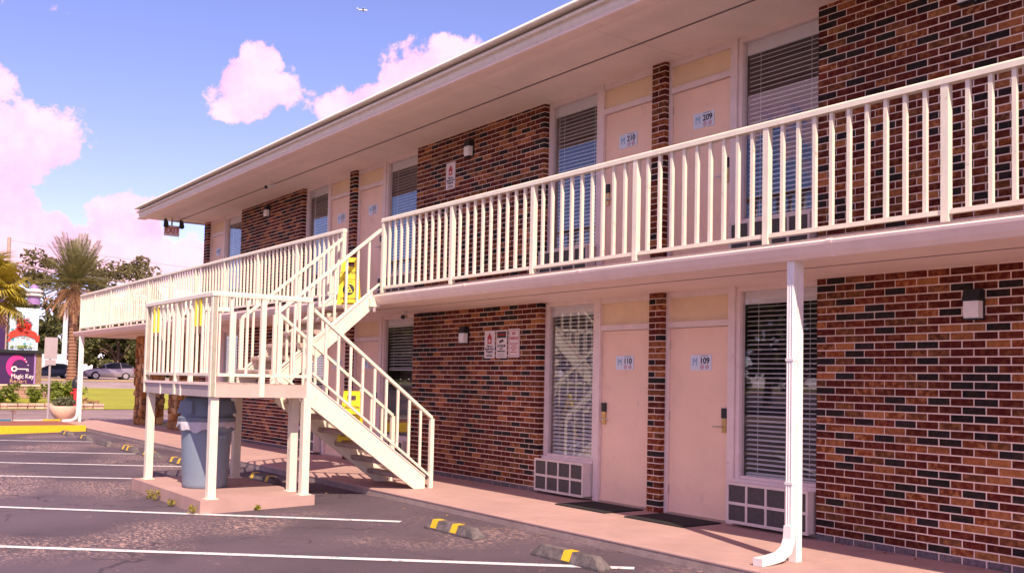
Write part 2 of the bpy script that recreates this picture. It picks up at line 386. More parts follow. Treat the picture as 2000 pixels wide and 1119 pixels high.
# painted bay lines, at 45 degrees to the walkway
lines = [((-4.404-9*.70, -6.147-9*.70), (-0.2, -2.10)), ((-13.2, -11.1), (-3.448, -2.452)), ((-15.9, -10.2), (-8.05, -2.45)), ((-18.7, -10.0), (-10.576, -2.50)),
         ((-22.0, -10.4), (-13.50, -2.50)), ((-24.7, -9.5), (-17.1, -2.42)), ((5.9-12, -2.4-11.2), (3.6, -2.3))]
for (a, b_) in lines:
    a = Vector((a[0], a[1], 0)); b_ = Vector((b_[0], b_[1], 0)); d = (b_-a).normalized(); p = Vector((-d.y, d.x, 0))*.05
    mb = MB(); k = 14
    for i in range(k):
        q0 = a.lerp(b_, i/k); q1 = a.lerp(b_, (i+1)/k)
        mb.poly(*[Vector((q.x, q.y, gz(q.x, q.y)+.005)) for q in (q0-p, q1-p, q1+p, q0+p)])
    mb.build('bay_line', LINE, None, fix=False, kind='structure')

# walkway with kerb, cut into poured slabs
wk = MB().box(-25.2, 12, -1.685, .3, -.4, -.026).build('walkway', KERB, None, kind='structure')
xs = [-25.2, -21.3, -17.6, -14.6, -11.5, -8.45, -5.4, -2.35, .75, 3.8, 6.9, 12]
for i in range(len(xs)-1):
    a, b_ = xs[i]+.004, xs[i+1]-.004
    MB().prism([(-1.69, -.0255), (-1.69, -.014), (-1.677, -.002), (-1.66, 0), (.28, 0), (.28, -.0255)], 'x', a, b_).build('slab', WALK, wk)
pad = MB().prism([(-7.97, -4.02), (-5.20, -4.02), (-5.20, -2.66), (-7.97, -2.66)], 'z', -.5, -.03).build('stair_pad', KERB, None, kind='structure')
MB().prism([(-7.98, -4.03), (-5.19, -4.03), (-5.19, -2.65), (-7.98, -2.65)], 'z', -.16, 0).build('slab', WALK, pad)

# ------------------------------------------------------------------ motel building
B = empty('motel_building', (-4, 3, 0), 'two-storey red brick motel with cream doors and long white balcony', 'motel')
CO = .0677; BL = .2032; Z2 = 2.63; ZS = 5.04
PAL = [((.090, .013, .008), .15, 33), ((.120, .022, .010), .3, 18), ((.022, .017, .016), .05, 19), ((.130, .045, .018), .45, 10), ((.32, .115, .040), .5, 9), ((.19, .045, .014), .85, 11)]
wts = [p[2] for p in PAL]; rb = random.Random(21)
def tone(dim=1.0):
    c, f, _ = rb.choices(PAL, wts)[0]; k = rb.uniform(.8, 1.22)*dim
    return (c[0]*k*rb.uniform(.94, 1.06), c[1]*k*rb.uniform(.92, 1.08), c[2]*k*rb.uniform(.92, 1.08), f)
bricks = []          # (wall object, centre x, centre z, length, depth, tone, y front)
def brick_wall(x0, x1, z0, z1, name='brick_wall', pillar=False, y0=0, base=True, depth=.10):
    wl = bx(name, MORTAR, B, x0+.004, x1-.004, y0+.0045, y0+(.2 if pillar else .27), z0, z1)
    n = int(round((z1-z0)/CO+.25)); L = x1-x0
    for k in range(n):
        za = z0+k*CO; zb = min(za+CO, z1)-.0115
        if zb-za < .02: continue
        cuts = [0]; x = BL/2 if k % 2 else BL
        if pillar: cuts = [0, L] if k % 2 else [0, L/2, L]
        else:
            while x < L-.03: cuts.append(x); x += BL
            cuts.append(L)
        for i in range(len(cuts)-1):
            a = x0+cuts[i]+(0 if i == 0 else .0058); e = x0+cuts[i+1]-(0 if i == len(cuts)-2 else .0058)
            t = (.16*rb.uniform(.85, 1.1), .125*rb.uniform(.9, 1.05), .125, 0) if (base and k == 0) else tone()
            bricks.append((wl, (a+e)/2, (za+zb)/2, e-a, zb-za, t, y0+rb.uniform(-.0015, .0015), depth))
    return wl
P = 7.6
for z0, z1, base in ((0, 2.437, True), (Z2, ZS, False)):
    brick_wall(0.0, 3.25, z0, z1, base=base)
    brick_wall(-7.512, -4.262, z0, z1, base=base)
    brick_wall(-15.112, -11.862, z0, z1, base=base)
    brick_wall(7.6, 9.0, z0, z1, base=base)
    for c in (-2.157, -9.757, 5.443): brick_wall(c-.1016, c+.1016, z0, z1, 'brick_pier', True, base=False)
    brick_wall(-17.56, -17.30, z0, z1, 'brick_pier', True, base=False)
# nearest bricks in the picture as objects of their own, the others joined wall by wall
def seen(b):
    u, v, d = project((b[1], 0, b[2])); return (-20 < u < 2020 and -10 < v < 1130), d
order = []
for i, b in enumerate(bricks):
    ok, d = seen(b)
    if ok: order.append((-(b[3]*b[4])/d**2*(1.0 if b[3] > .15 else 1), i))
order.sort(); single = {i for _, i in order[:300]}
cache = {}
def brick_mesh(l, h, dp):
    k = (round(l, 3), round(h, 3), dp)
    if k not in cache:
        e = .003
        mb = MB(); mb.v = [(sx*(l/2-a), y, sz*(h/2-a)) for y, a in ((dp, 0), (e, 0), (0, e)) for sz in (-1, 1) for sx in (-1, 1)]
        for r_ in (0, 4):
            q = r_
            mb.f += [(q, q+1, q+5, q+4), (q+1, q+3, q+7, q+5), (q+3, q+2, q+6, q+7), (q+2, q, q+4, q+6)]
        mb.f.append((8, 9, 11, 10))
        cache[k] = mb.mesh('brick', BRICK_O)
    return cache[k]
mass = {}
for i, (wl, cx, cz, l, h, t, y, dp) in enumerate(bricks):
    if i in single: put('brick', brick_mesh(l, h, dp), wl, (cx, y, cz), color=t)
    else: mass.setdefault(wl.name, (wl, []))[1].append((cx, cz, l, h, t, y, dp))
for wl, lst in mass.values():
    mb = MB(); tn = []
    for cx, cz, l, h, t, y, dp in lst:
        mb.box(cx-l/2, cx+l/2, y, y+dp, cz-h/2, cz+h/2); tn += [t]*8
    o = mb.build('brickwork', BRICK_A, wl, fix=False, kind='stuff')
    at = o.data.attributes.new('tone', 'FLOAT_COLOR', 'POINT'); at.data.foreach_set('color', [c for t in tn for c in t])
# core, roof, balcony
bx('interior', DARK, B, -17.4, 9.0, .55, 9.0, -.05, ZS-.02)
for x0, x1 in ((-17.55, -17.4), (9.0, 9.2)): bx('end_wall', MORTAR, B, x0, x1, .2, 9.05, -.09, ZS)
MB().prism([(-1.40, 5.240), (-1.535, 5.236), (-1.54, 5.25), (-1.49, 5.305), (4.5, 5.95), (10.2, 5.25), (10.2, 5.062), (-1.295, 5.062), (-1.295, 5.240)], 'x', -17.95, 9.6).build('roof', CREAM, B)
MB().prism([(-1.275, 5.012), (-1.455, 5.012), (-1.462, 5.02), (-1.43, 5.054), (-1.275, 5.054)], 'x', -17.95, 9.6).build('fascia_board', FASCIA, B)
for i in range(9):
    x0 = -17.97+i*3.06
    MB().prism([(-1.30, 5.056), (-1.405, 5.056), (-1.425, 5.10), (-1.435, 5.16), (-1.486, 5.158), (-1.488, 5.172), (-1.455, 5.21), (-1.36, 5.212), (-1.30, 5.212)], 'x', x0, x0+3.056).build('eave_gutter', CREAM, B)
for i in range(12):
    x0 = -17.93+i*2.3
    for y0, y1 in ((-1.272, -.612), (-.582, .1)):
        bx('soffit_panel', SOFFIT, B, x0+.004, x0+2.295, y0, y1, ZS, ZS+.02)
bx('soffit_vent', mat('vent_grey', (.20, .15, .14), .7, .2, 30), B, -17.93, 9.6, -.609, -.585, ZS-.004, ZS+.018)
for x0, x1 in ((-24.9, -17.4),): bx('terrace_slab', KERB, B, x0, x1, -1.195, 2.6, 2.455, 2.60)
bx('balcony_slab', KERB, B, -17.398, 9.2, -1.195, .28, 2.455, 2.60)
bx('threshold', KERB, B, -17.4, 9.2, -.02, .3, 2.602, 2.628)
for i in range(15):
    x0 = -24.9+i*2.3
    for y0, y1 in ((-1.2, -.735), (-.712, .1)):
        bx('lower_soffit_panel', SOFFIT, B, x0+.002, x0+2.297, y0, y1, 2.435, 2.452)
bx('lower_soffit_vent', mat('vent_grey2', (.30, .23, .21), .7, .2, 30), B, -24.9, 9.2, -.733, -.714, 2.431, 2.450)
bx('lower_soffit_panel', SOFFIT, B, -24.9, -17.4, .105, 2.6, 2.435, 2.452)
gp = [(-1.197, 2.565), (-1.285, 2.565), (-1.30, 2.552), (-1.296, 2.53), (-1.262, 2.475), (-1.225, 2.437), (-1.197, 2.437)]
for x0, x1 in [(-24.95, -21.9), (-21.9, -18.8), (-18.8, -15.7), (-15.7, -12.6), (-12.6, -9.9), (-9.9, -7.72), (-6.42, -4.1), (-4.1, -1.95), (-1.95, 1.08), (1.08, 4.1), (4.1, 7.2), (7.2, 9.2)]:
    MB().prism(gp, 'x', x0+.001, x1-.001).build('balcony_gutter', FASCIA, B)
    MB().prism([(p-.004 if p < -1.2 else p, q-.004 if q < 2.45 else q+.004) for p, q in gp], 'x', x1-.03, x1+.02).build('gutter_joint', FASCIA, B)
# ground-floor columns with downspouts
def column(x, y, kind):
    bx('column', WHITE, B, x-.035, x+.04, y+.0, y+.07, 0, 2.436)
    mb = MB().prism([(x-.033, y-.003), (x-.033, y-.05), (x-.022, y-.056), (x-.013, y-.05), (x+.0, y-.056), (x+.012, y-.05), (x+.025, y-.056), (x+.038, y-.05), (x+.038, y-.003)], 'z', .25, 2.437)
    mb.build('downspout', WHITE, B)
    pts = []; rad = []
    path = [(y-.033, .28), (y-.04, .17), (y-.075, .09), (y-.16, .045), (y-.28, .03), (y-.42, .022)]
    mb = MB(); n = len(path)
    for i, (py, pz) in enumerate(path):
        a = path[min(i+1, n-1)]; b_ = path[max(i-1, 0)]; dy, dz = a[0]-b_[0], a[1]-b_[1]; l = math.hypot(dy, dz); ny, nz_ = -dz/l*.03, dy/l*.03
        wv = .037 + .012*i/n
        mb.v += [(x-wv, py+ny, pz+nz_+.01), (x+wv, py+ny, pz+nz_+.01), (x+wv, py-ny, pz-nz_+.01), (x-wv, py-ny, pz-nz_+.01)]
    for i in range(n-1):
        for k in range(4): mb.f.append((i*4+k, i*4+(k+1) % 4, i*4+4+(k+1) % 4, i*4+4+k))
    mb.f += [(3, 2, 1, 0), tuple((n-1)*4+k for k in range(4))]
    mb.build('downspout_elbow', WHITE, B)
    for z in (.62, 1.62): bx('strap', WHITE, B, x-.036, x+.041, y-.059, y-.002, z, z+.022)
column(.635, -1.147, 0); column(-24.2, -1.22, 1)

# ---- doors, windows, room fittings
TILT = {109: .16, 110: .5, 209: .42, 210: .42}
def slat_mesh(wd):
    mb = MB(); h = .024; t = R(6)
    pr_ = [(-h*math.cos(t), -h*math.sin(t)), (0, .0035), (h*math.cos(t), h*math.sin(t)), (h*math.cos(t), h*math.sin(t)+.0025), (0, .0062), (-h*math.cos(t), -h*math.sin(t)+.0025)]
    return mb.prism(pr_, 'x', -wd/2, wd/2).mesh('slat', SLAT)
SLATM = slat_mesh(.93)
PLACE = {109: 'behind the white downspout', 110: 'beside the three wall signs', 209: 'above the white downspout',
         210: 'above the three wall signs', 111: 'behind the lower stair flight', 112: 'behind the stair landing', 211: 'at the stair top beside the caution sign',
         212: 'left of the stair top', 113: 'behind the trash can', 213: 'near the EXIT sign', 107: 'past the right brick wall', 108: 'past the right brick wall'}
def room(c, side, zf, number, slats='single', drop=1.0, plain=False):
    """side +1: door right of the pier then window; -1: mirrored. c = bay centre (pier)"""
    s = side; off = c + (.1016 if s > 0 else -.1016)
    def X(a, b_):
        p, q = off+s*a, off+s*b_; return (min(p, q), max(p, q))
    top = zf+2.437 if zf == 0 else ZS
    H = top-zf; y = .1
    d0, d1 = .035, .905                    # door
    m0, m1 = .905, .995                    # mullion
    w0, w1 = 1.00, 2.055 if s > 0 else 2.003  # window bay
    # frame
    fr = MB()
    fr.box(*X(0, d0), y-.035, y+.05, zf, top); fr.box(*X(m0, m1), y-.04, y+.05, zf, top)
    fr.box(*X(d0, d1), y-.03, y+.05, zf+2.035, zf+2.10); fr.box(*X(d0, d1), y-.03, y+.05, top-.075, top)
    fr.build('door_frame', FRAME, B)
    bx('transom_panel', TRANSOM, B, *X(d0, d1), y+.0, y+.04, zf+2.10, top-.075)
    d = MB().box(*X(d0+.004, d1-.004), y+.004, y+.05, zf+.015, zf+2.03).build('door', DOOR, B)
    bx('kick_plate', DOOR, d, *X(d0+.03, d1-.03), y+.0005, y+.006, zf+.02, zf+.27)
    bx('door_sill', CHROME, B, *X(d0, d1), y-.03, y+.05, zf, zf+.013)
    for hz in (.22, 1.02, 1.8): bx('hinge', CHROME, d, *X(d0-.004, d0+.012), y-.008, y+.004, zf+hz, zf+hz+.09)
    lx = X(d1-.095, d1-.03); lc = (lx[0]+lx[1])/2
    bx('lock_keypad', BLACK, d, *lx, y-.022, y+.004, zf+1.07, zf+1.175)
    bx('lock_plate', BRASS, d, lx[0]+.004, lx[1]-.004, y-.016, y+.004, zf+.92, zf+1.07)
    hx = lc - s*.01
    MB().tube([(lc, y-.01, zf+.985), (lc, y-.055, zf+.985), (lc-s*.12, y-.055, zf+.983)], .009, 8).build('handle', CHROME, d)
    # window
    a, b_ = X(w0, w1); zb = zf+.47; zt = top-.06
    wf = MB()
    wf.box(a, b_, y-.02, y+.06, zt, top); wf.box(a, b_, y-.05, y+.06, zb-.035, zb+.0); wf.box(a, a+.05, y-.02, y+.06, zb, zt); wf.box(b_-.05, b_, y-.02, y+.06, zb, zt)
    wf.box(a, b_, y-.0, y+.06, zf+.40, zb-.035); wf.box(a+.05, b_-.05, y+.005, y+.05, zb+.0, zb+.03)
    wo = wf.build('window', FRAME, B)
    bx('pane', GLASS, wo, a+.05, b_-.05, y+.022, y+.028, zb+.03, zt)
    bx('wall_infill', ACBODY, B, a, b_, y+.02, y+.2, zf, zf+.399)
    bx('blind_valance', SLAT, wo, a+.055, b_-.055, y+.05, y+.075, zt-.13, zt)
    bx('room_dark', ROOM_DARK if drop < 1 else DARK, wo, a+.0, b_, y+.33, y+.35, zf+.3, top)  # dark sheet in place of the unlit room's shade behind the blind
    if not plain:
        z = zt-.155; zlow = zb+.05 if drop >= 1 else zt-(zt-zb)*drop; cx = (a+b_)/2; mm = MB(); k = 0
        rz = random.Random(number)
        while z > zlow:
            tilt = TILT.get(number, .3)+rz.uniform(-.06, .06); bow = rz.uniform(-.002, .002)
            if slats == 'single': put('slat', SLATM, wo, (cx, y+.105, z+bow), rot=(tilt, rz.uniform(-.003, .003), 0), scale=((b_-a-.115)/.93, 1, 1))
            else: mm.prism([(y+.083, z-.011+bow), (y+.127, z+.009+bow), (y+.127, z+.012+bow), (y+.083, z-.008+bow)], 'x', a+.055, b_-.055)
            z -= .0485
        if slats != 'single': mm.build('blind', SLAT, wo, fix=False, kind='stuff')
        cords = MB()
        for q in (.2, .8): cords.box(a+(b_-a)*q-.0015, a+(b_-a)*q+.0015, y+.079, y+.0815, zlow, zt-.13)
        cords.build('blind_cord', SLAT, wo)
        bx('bottom_rail', SLAT, wo, a+.058, b_-.058, y+.09, y+.12, zlow-.03, zlow-.01)
    # air conditioner under the window
    if zf == 0 or not plain:
        floor = 'ground-floor' if zf == 0 else 'upper-floor'
        A = empty('air_conditioner', ((a+b_)/2, y, zf+.045), f'boxy beige air conditioner under {floor} window {PLACE[number]}', 'air conditioner', 'through-wall air conditioners')
        ax0, ax1 = (a+.02, b_-.02) if s < 0 else (a+.03, b_-.035); yf = -.07
        bx('casing', ACBODY, A, ax0, ax1, yf+.012, y+.018, zf+.045, zf+.435)
        gr = MB(); zz = [zf+.05, zf+.235, zf+.43]
        for z in zz: gr.box(ax0, ax1, yf-.004, yf+.012, z-.014, z+.014)
        nn = 4
        for i in range(nn+1):
            x = ax0+.012+(ax1-ax0-.024)*i/nn; gr.box(x-.012, x+.012, yf-.0035, yf+.0115, zf+.064, zf+.221); gr.box(x-.012, x+.012, yf-.0035, yf+.0115, zf+.249, zf+.416)
        gr.build('grille_frame', ACBODY, A)
        for i in range(nn):
            xa = ax0+.024+(ax1-ax0-.024)*i/nn; xb = ax0+(ax1-ax0-.024)*(i+1)/nn
            for z0_, z1_ in ((zf+.064, zf+.221), (zf+.249, zf+.416)): bx('grille_panel', ACGRILLE, A, xa, xb, yf+.006, yf+.0118, z0_, z1_)
    if not plain:
        # room plate on the door
        px = sum(X(.36, .64))/2
        fl_ = 'ground-floor' if zf == 0 else 'upper-floor'
        T = empty('room_sign', (px, y, zf+1.57), f'pale plate numbered {number} on {fl_} door {PLACE[number]}', 'sign', 'room number plates')
        bx('plate', PLATE, T, px-.15, px+.15, y-.004, y+.0035, zf+1.57, zf+1.735)
        yy = y-.0055
        text('M', .12, PBLUE, T, (px-.085, yy, zf+1.655), 'letter', sx=.8)
        text(str(number), .092, INK, T, (px+.055, yy, zf+1.668), 'room_number', bold=.002)
        for q in (.02, .092):
            mb = MB(); n = 14
            for i in range(n):
                t0, t1 = 2*math.pi*i/n, 2*math.pi*(i+1)/n
                mb.poly(*[(px+q+r_*math.cos(t), yy, zf+1.604+r_*math.sin(t)) for r_, t in ((.019, t0), (.025, t0), (.025, t1), (.019, t1))])
            mb.poly((px+q-.016, yy, zf+1.587), (px+q-.012, yy, zf+1.587), (px+q+.016, yy, zf+1.621), (px+q+.012, yy, zf+1.621)); mb.poly((px+q-.011, yy-.0004, zf+1.600), (px+q+.011, yy-.0004, zf+1.600), (px+q+.011, yy-.0004, zf+1.607), (px+q-.011, yy-.0004, zf+1.607))
            mb.build('symbol', RED, T, fix=False)
        mb = MB()
        for i in range(7): mb.poly((px+.0+i*.016, yy, zf+1.72), (px+.011+i*.016, yy, zf+1.72), (px+.011+i*.016, yy, zf+1.727), (px+.0+i*.016, yy, zf+1.727))
        mb.build('small_print', INK, T, fix=False)
room(-2.157, 1, 0, 109); room(-2.157, -1, 0, 110); room(-2.157, 1, Z2, 209); room(-2.157, -1, Z2, 210)
room(-9.757, 1, 0, 111, 'mass', .42); room(-9.757, -1, 0, 112, 'mass'); room(-9.757, 1, Z2, 211, 'mass'); room(-9.757, -1, Z2, 212, 'mass')
room(-17.4016, 1, 0, 113, 'mass'); room(-17.4016, 1, Z2, 213, 'mass')
for zf in (0, Z2):
    room(5.443, 1, zf, 107, plain=True); room(5.443, -1, zf, 108, plain=True)

# ------------------------------------------------------------------ fittings on the building
def wall_lamp(x, z, label):
    t = empty('wall_lamp', (x, 0, z), label, 'lamp', 'square wall lamps')
    MB().prism([(-.023, z+.152), (-.100, z+.152), (-.100, z+.17), (-.075, z+.245), (-.023, z+.245)], 'x', x-.07, x+.07).build('hood', BLACK, t)
    bx('back_plate', BLACK, t, x-.072, x+.072, -.022, -.004, z, z+.24)
    MB().prism([(-.023, z+.010), (-.082, z+.010), (-.096, z+.06), (-.090, z+.150), (-.023, z+.150)], 'x', x-.064, x+.064).build('glass', LAMPG, t)
    bx('base', BLACK, t, x-.066, x+.066, -.09, -.022, z-.002, z+.009)
wall_lamp(1.55, 1.985, 'dark wall lamp alone on ground-floor brick beside room 109 window')
wall_lamp(1.50, 4.60, 'dark wall lamp high on upper-floor brick beside room 209')
wall_lamp(-5.98, 4.62, 'dark wall lamp on upper-floor brick above the single narrow sign')
wall_lamp(-6.0, 1.93, 'dark wall lamp on ground-floor brick beside three narrow signs')
wall_lamp(-13.55, 4.68, 'dark wall lamp on upper-floor brick near the roof end')

def sign_plate(x, z0, z1, label, kind):
    wd = .25; t = empty('wall_sign', (x, 0, z0), label, 'sign', 'narrow upright wall signs')
    bx('plate', SIGNW, t, x-wd/2, x+wd/2, -.008, -.003, z0, z1)
    y = -.0095; H = z1-z0
    def bar(a, b_, c, d, m, name='print'): MB().poly((x+a, y, z0+c*H), (x+b_, y, z0+c*H), (x+b_, y, z0+d*H), (x+a, y, z0+d*H)).build(name, m, t, fix=False)
    if kind == 'house':
        mb = MB(); zc = z0+.60*H
        mb.poly((x-.05, y, zc-.03), (x+.05, y, zc-.03), (x+.05, y, zc+.05), (x-.05, y, zc+.05)); mb.poly((x-.062, y-.0002, zc+.045), (x+.062, y-.0002, zc+.045), (x, y-.0002, zc+.125))
        mb.build('house_symbol', RED, t, fix=False)
        MB().poly((x-.022, y-.001, zc-.01), (x+.022, y-.001, zc-.01), (x+.022, y-.001, zc+.03), (x-.022, y-.001, zc+.03)).build('house_window', SIGNW, t, fix=False)
        for i, s in enumerate(('This is a', 'Smoke-Free', 'Property')): text(s, .044, INK, t, (x, y, z0+(.43-.095*i)*H), bold=.0008)
        bar(-.06, .06, .11, .135, INK); bar(-.08, .08, .06, .085, INK)
    elif kind == 'camera':
        bar(-.105, .105, .72, .95, INK, 'header'); text('WARNING', .04, RED, t, (x, y-.0015, z0+.835*H), bold=.001)
        MB().poly((x-.03, y, z0+.55*H), (x+.05, y, z0+.59*H), (x+.04, y, z0+.67*H), (x-.045, y, z0+.63*H)).poly((x-.05, y-.0003, z0+.53*H), (x-.03, y-.0003, z0+.53*H), (x-.035, y-.0003, z0+.6*H), (x-.05, y-.0003, z0+.6*H)).build('camera_symbol', INK, t, fix=False)
        text('24 HOUR', .045, INK, t, (x, y, z0+.43*H), bold=.001); text('VIDEO', .026, INK, t, (x, y, z0+.33*H)); text('SURVEILLANCE', .027, INK, t, (x, y, z0+.24*H), bold=.0006)
        bar(-.085, .085, .13, .145, INK); bar(-.085, .085, .06, .075, INK)
    else:
        for a, b_, c, d in ((-.105, -.098, .05, .95), (.098, .105, .05, .95), (-.097, .097, .05, .065), (-.097, .097, .935, .95)): bar(a, b_, c, d, RED, 'border')
        text('NO', .06, RED, t, (x, y, z0+.83*H), bold=.001); text('PARKING', .05, RED, t, (x, y, z0+.66*H), bold=.001, sx=.9)
        for i, h in enumerate((.09, .06, .08, .05, .08)): bar(-h, h, .46-.075*i, .49-.075*i, RED)
sign_plate(-6.52, 4.235, 4.635, 'narrow white sign with red house symbol alone on upper-floor brick', 'house')
sign_plate(-5.40, 1.72, 2.10, 'narrow white sign with red house symbol in row of three', 'house')
sign_plate(-5.115, 1.72, 2.10, 'narrow warning sign with black header and camera symbol', 'camera')
sign_plate(-4.83, 1.73, 2.11, 'narrow white sign with red no parking lettering and border', 'parking')

e = empty('exit_sign', (-17.35, -.78, 4.72), 'white EXIT sign with red letters and two lamp heads under the roof end', 'sign')
bx('case', SIGNW, e, -17.40, -17.34, -1.0, -.66, 4.62, 4.86)
text('EXIT', .20, RED, e, (-17.337, -.83, 4.74), facing='right', bold=.003, sx=.8)
MB().tube([(-17.37, -.83, 4.86), (-17.37, -.83, 5.04)], .02, 8).build('stem', GALV, e)
MB().tube([(-17.37, -.83, 4.97), (-17.37, .02, 4.97)], .018, 8).build('conduit', GALV, e)
for y in (-.98, -.62): MB().tube([(-17.37, y, 5.0), (-17.33, y, 4.93), (-17.24, y-.02, 4.83)], [.03, .05, .06], 10).build('lamp_head', BLACK, e)
def cam_bullet(x, y, z, label, d):
    t = empty('security_camera', (x, y, z), label, 'camera', 'small security cameras')
    bx('bracket', WHITE, t, x-.03, x+.03, y-.03, y+.03, z-.03, z-.002)
    dv = Vector(d).normalized(); p = Vector((x, y, z-.075))
    MB().tube([p-dv*.05, p+dv*.13], .036, 12).build('body', WHITE, t, smooth=True)
    MB().tube([p+dv*.1305, p+dv*.15], .033, 12).build('lens_hood', BLACK, t)
    MB().tube([Vector((x, y, z-.03)), p], .014, 6).build('arm', WHITE, t)
cam_bullet(-11.67, -.72, ZS-.004, 'small security camera under the roof soffit', (.3, -.8, -.3))
cam_bullet(-7.3, -.28, 2.431, 'small white security camera under balcony soffit by three signs', (.75, -.65, -.1))

# door mats
for x0, x1, nm in ((-3.14, -2.28, 'left of the brick pier'), (-1.97, -1.13, 'right of the brick pier')):
    MB().prism([(x0, -.60), (x1, -.60), (x1, -.03), (x0, -.03)], 'z', .001, .014).build('doormat', MATR, None, label=f'black ribbed doormat at the cream door {nm}', category='doormat', group='doormats')

# ------------------------------------------------------------------ railings
YR = -1.147
balm = {}
def bar_mesh(h, w_):
    k = (round(h, 3), w_)
    if k not in balm: balm[k] = MB().box(-w_/2, w_/2, -w_/2, w_/2, 0, h).mesh('baluster', CREAM)
    return balm[k]
def rail_line(root, a, b_, zb, ztop, posts, axis='x', pitch=.167, other=YR, post_bottom=2.602, first_post=True, last_post=True, bw=.031):
    """straight level railing along axis; posts: coordinates of the posts"""
    def pt(s, z): return (s, other, z) if axis == 'x' else (other, s, z)
    hp = [(-.036, -.028), (-.036, .012), (-.022, .028), (.022, .028), (.036, .012), (.036, -.028)]
    ax = axis
    MB().prism([(other+p, ztop-.028+q) for p, q in hp], ax, a-.035, b_+.035).build('handrail', CREAM, root)
    MB().prism([(other-.02, zb), (other+.02, zb), (other+.02, zb+.035), (other-.02, zb+.035)], ax, a, b_).build('bottom_rail', CREAM, root)
    for i, s in enumerate(posts):
        if (i == 0 and not first_post) or (i == len(posts)-1 and not last_post): continue
        x, y, z = pt(s, post_bottom)
        put('post', bar_mesh(ztop-.056-post_bottom, .058), root, (x, y, z))
    for p, q in zip(posts[:-1], posts[1:]):
        n = max(1, round((q-p)/pitch)-1)
        for i in range(n):
            s = p+(q-p)*(i+1)/(n+1); x, y, z = pt(s, zb+.035)
            put('baluster', bar_mesh(ztop-.056-zb-.035, bw), root, (x, y, z), rot=(0, 0, random.uniform(-.03, .03)))
G = 'cream balcony railings'
r1 = empty('balcony_railing', (-1, YR, 2.602), 'cream metal balcony railing in front of rooms 209 and 210', 'railing', G)
rail_line(r1, -6.41, 6.85, 2.66, 3.655, [-6.41, -4.62, -2.93, -1.26, .35, 1.96, 3.60, 5.22, 6.85])
r2 = empty('balcony_railing', (-16, YR, 2.602), 'long cream balcony railing from the stair top to the terrace end', 'railing', G)
ps = [-24.7+i*1.701 for i in range(11)]
rail_line(r2, -24.7, -7.69, 2.66, 3.655, ps)
r3 = empty('terrace_railing', (-24.7, .8, 2.602), 'cream railing closing the far end of the terrace', 'railing', G)
rail_line(r3, YR+.12, 2.45, 2.66, 3.655, [YR+.2, .6, 1.5, 2.45], axis='y', other=-24.7)
r4 = empty('terrace_railing', (-21, 2.5, 2.602), 'cream railing along the back edge of the terrace', 'railing', G)
rail_line(r4, -24.6, -17.7, 2.66, 3.655, [-24.6+i*1.725 for i in range(5)], other=2.5)

# ------------------------------------------------------------------ staircase
ST = empty('staircase', (-6.5, -2.7, 0), 'cream metal switchback staircase on posts with concrete treads and landing', 'staircase')
LX0, LX1, LY0, LY1, LZ = -7.9, -5.27, -3.92, -2.74, 1.31
bx('landing_deck', TREAD, ST, LX0+.01, LX1-.01, LY0+.01, LY1-.0, LZ-.07, LZ)
bx('landing_beam', mat('landing_pink', (.60, .41, .36), .6, .08, 6, dirt=(.4, .27, .22), dscale=9, dmin=.6, dmax=.8), ST, LX1-.04, LX1+.02, LY0+.02, LY1, LZ-.155, LZ-.012)
bx('landing_beam', mat('landing_shade_grey', (.42, .35, .34), .6, .1, 6), ST, LX0, LX1-.042, LY0-.012, LY0+.03, LZ-.155, LZ-.02)  # shade of this grazing-lit side put into a darker colour
bx('landing_beam', FASCIA, ST, LX0-.01, LX1+.02, LY0-.03, LY0+.005, LZ-.019, LZ+.012)
bx('landing_beam', FASCIA, ST, LX0-.01, LX0+.03, LY0+.04, LY1, LZ-.155, LZ-.012)
bx('landing_beam', FASCIA, ST, LX0+.035, LX1-.045, LY1-.05, LY1-.005, LZ-.17, LZ-.072)
for x in (-7.17, -6.35): bx('landing_bracket', FASCIA, ST, x-.02, x+.02, LY0-.022, LY0-.012, LZ-.16, LZ-.02)
for x, y, r_ in ((-5.33, -3.87, .046), (-7.80, -3.87, .046), (-5.275, -2.76, .046), (-5.70, -2.73, .05), (-7.50, -2.78, .05), (-7.62, -2.95, .035)):
    MB().box(x-r_, x+r_, y-r_, y+r_, .0, LZ-.156).box(x-r_-.025, x+r_+.025, y-r_-.025, y+r_+.025, .0, .008).build('leg', CREAM, ST)
ZT = 2.365
def straight(a, b_, axis, other, posts):
    rail_line(ST, a, b_, LZ+.085, ZT, posts, axis=axis, other=other, post_bottom=LZ-.15, pitch=.19, bw=.026)
straight(LX0+.02, LX1, 'x', LY0+.0, [LX0+.02, -6.58, LX1-.005])
straight(LY0+.06, LY1-.02, 'y', LX1-.005, [LY0+.01, -3.33, LY1-.0])
straight(LY0+.06, LY1-.05, 'y', LX0+.02, [LY0+.01, -3.33, LY1])
for x in (-7.55, -7.38): bx('yellow_tape', YPLASTIC, ST, x-.022, x+.022, LY0-.024, LY0+.02, 1.95, 2.28)
for x in (-5.86, -5.69, -5.72): bx('yellow_tape', YPLASTIC, ST, x-.023, x+.023, LY0-.026, LY0+.022, 1.98, 2.30)
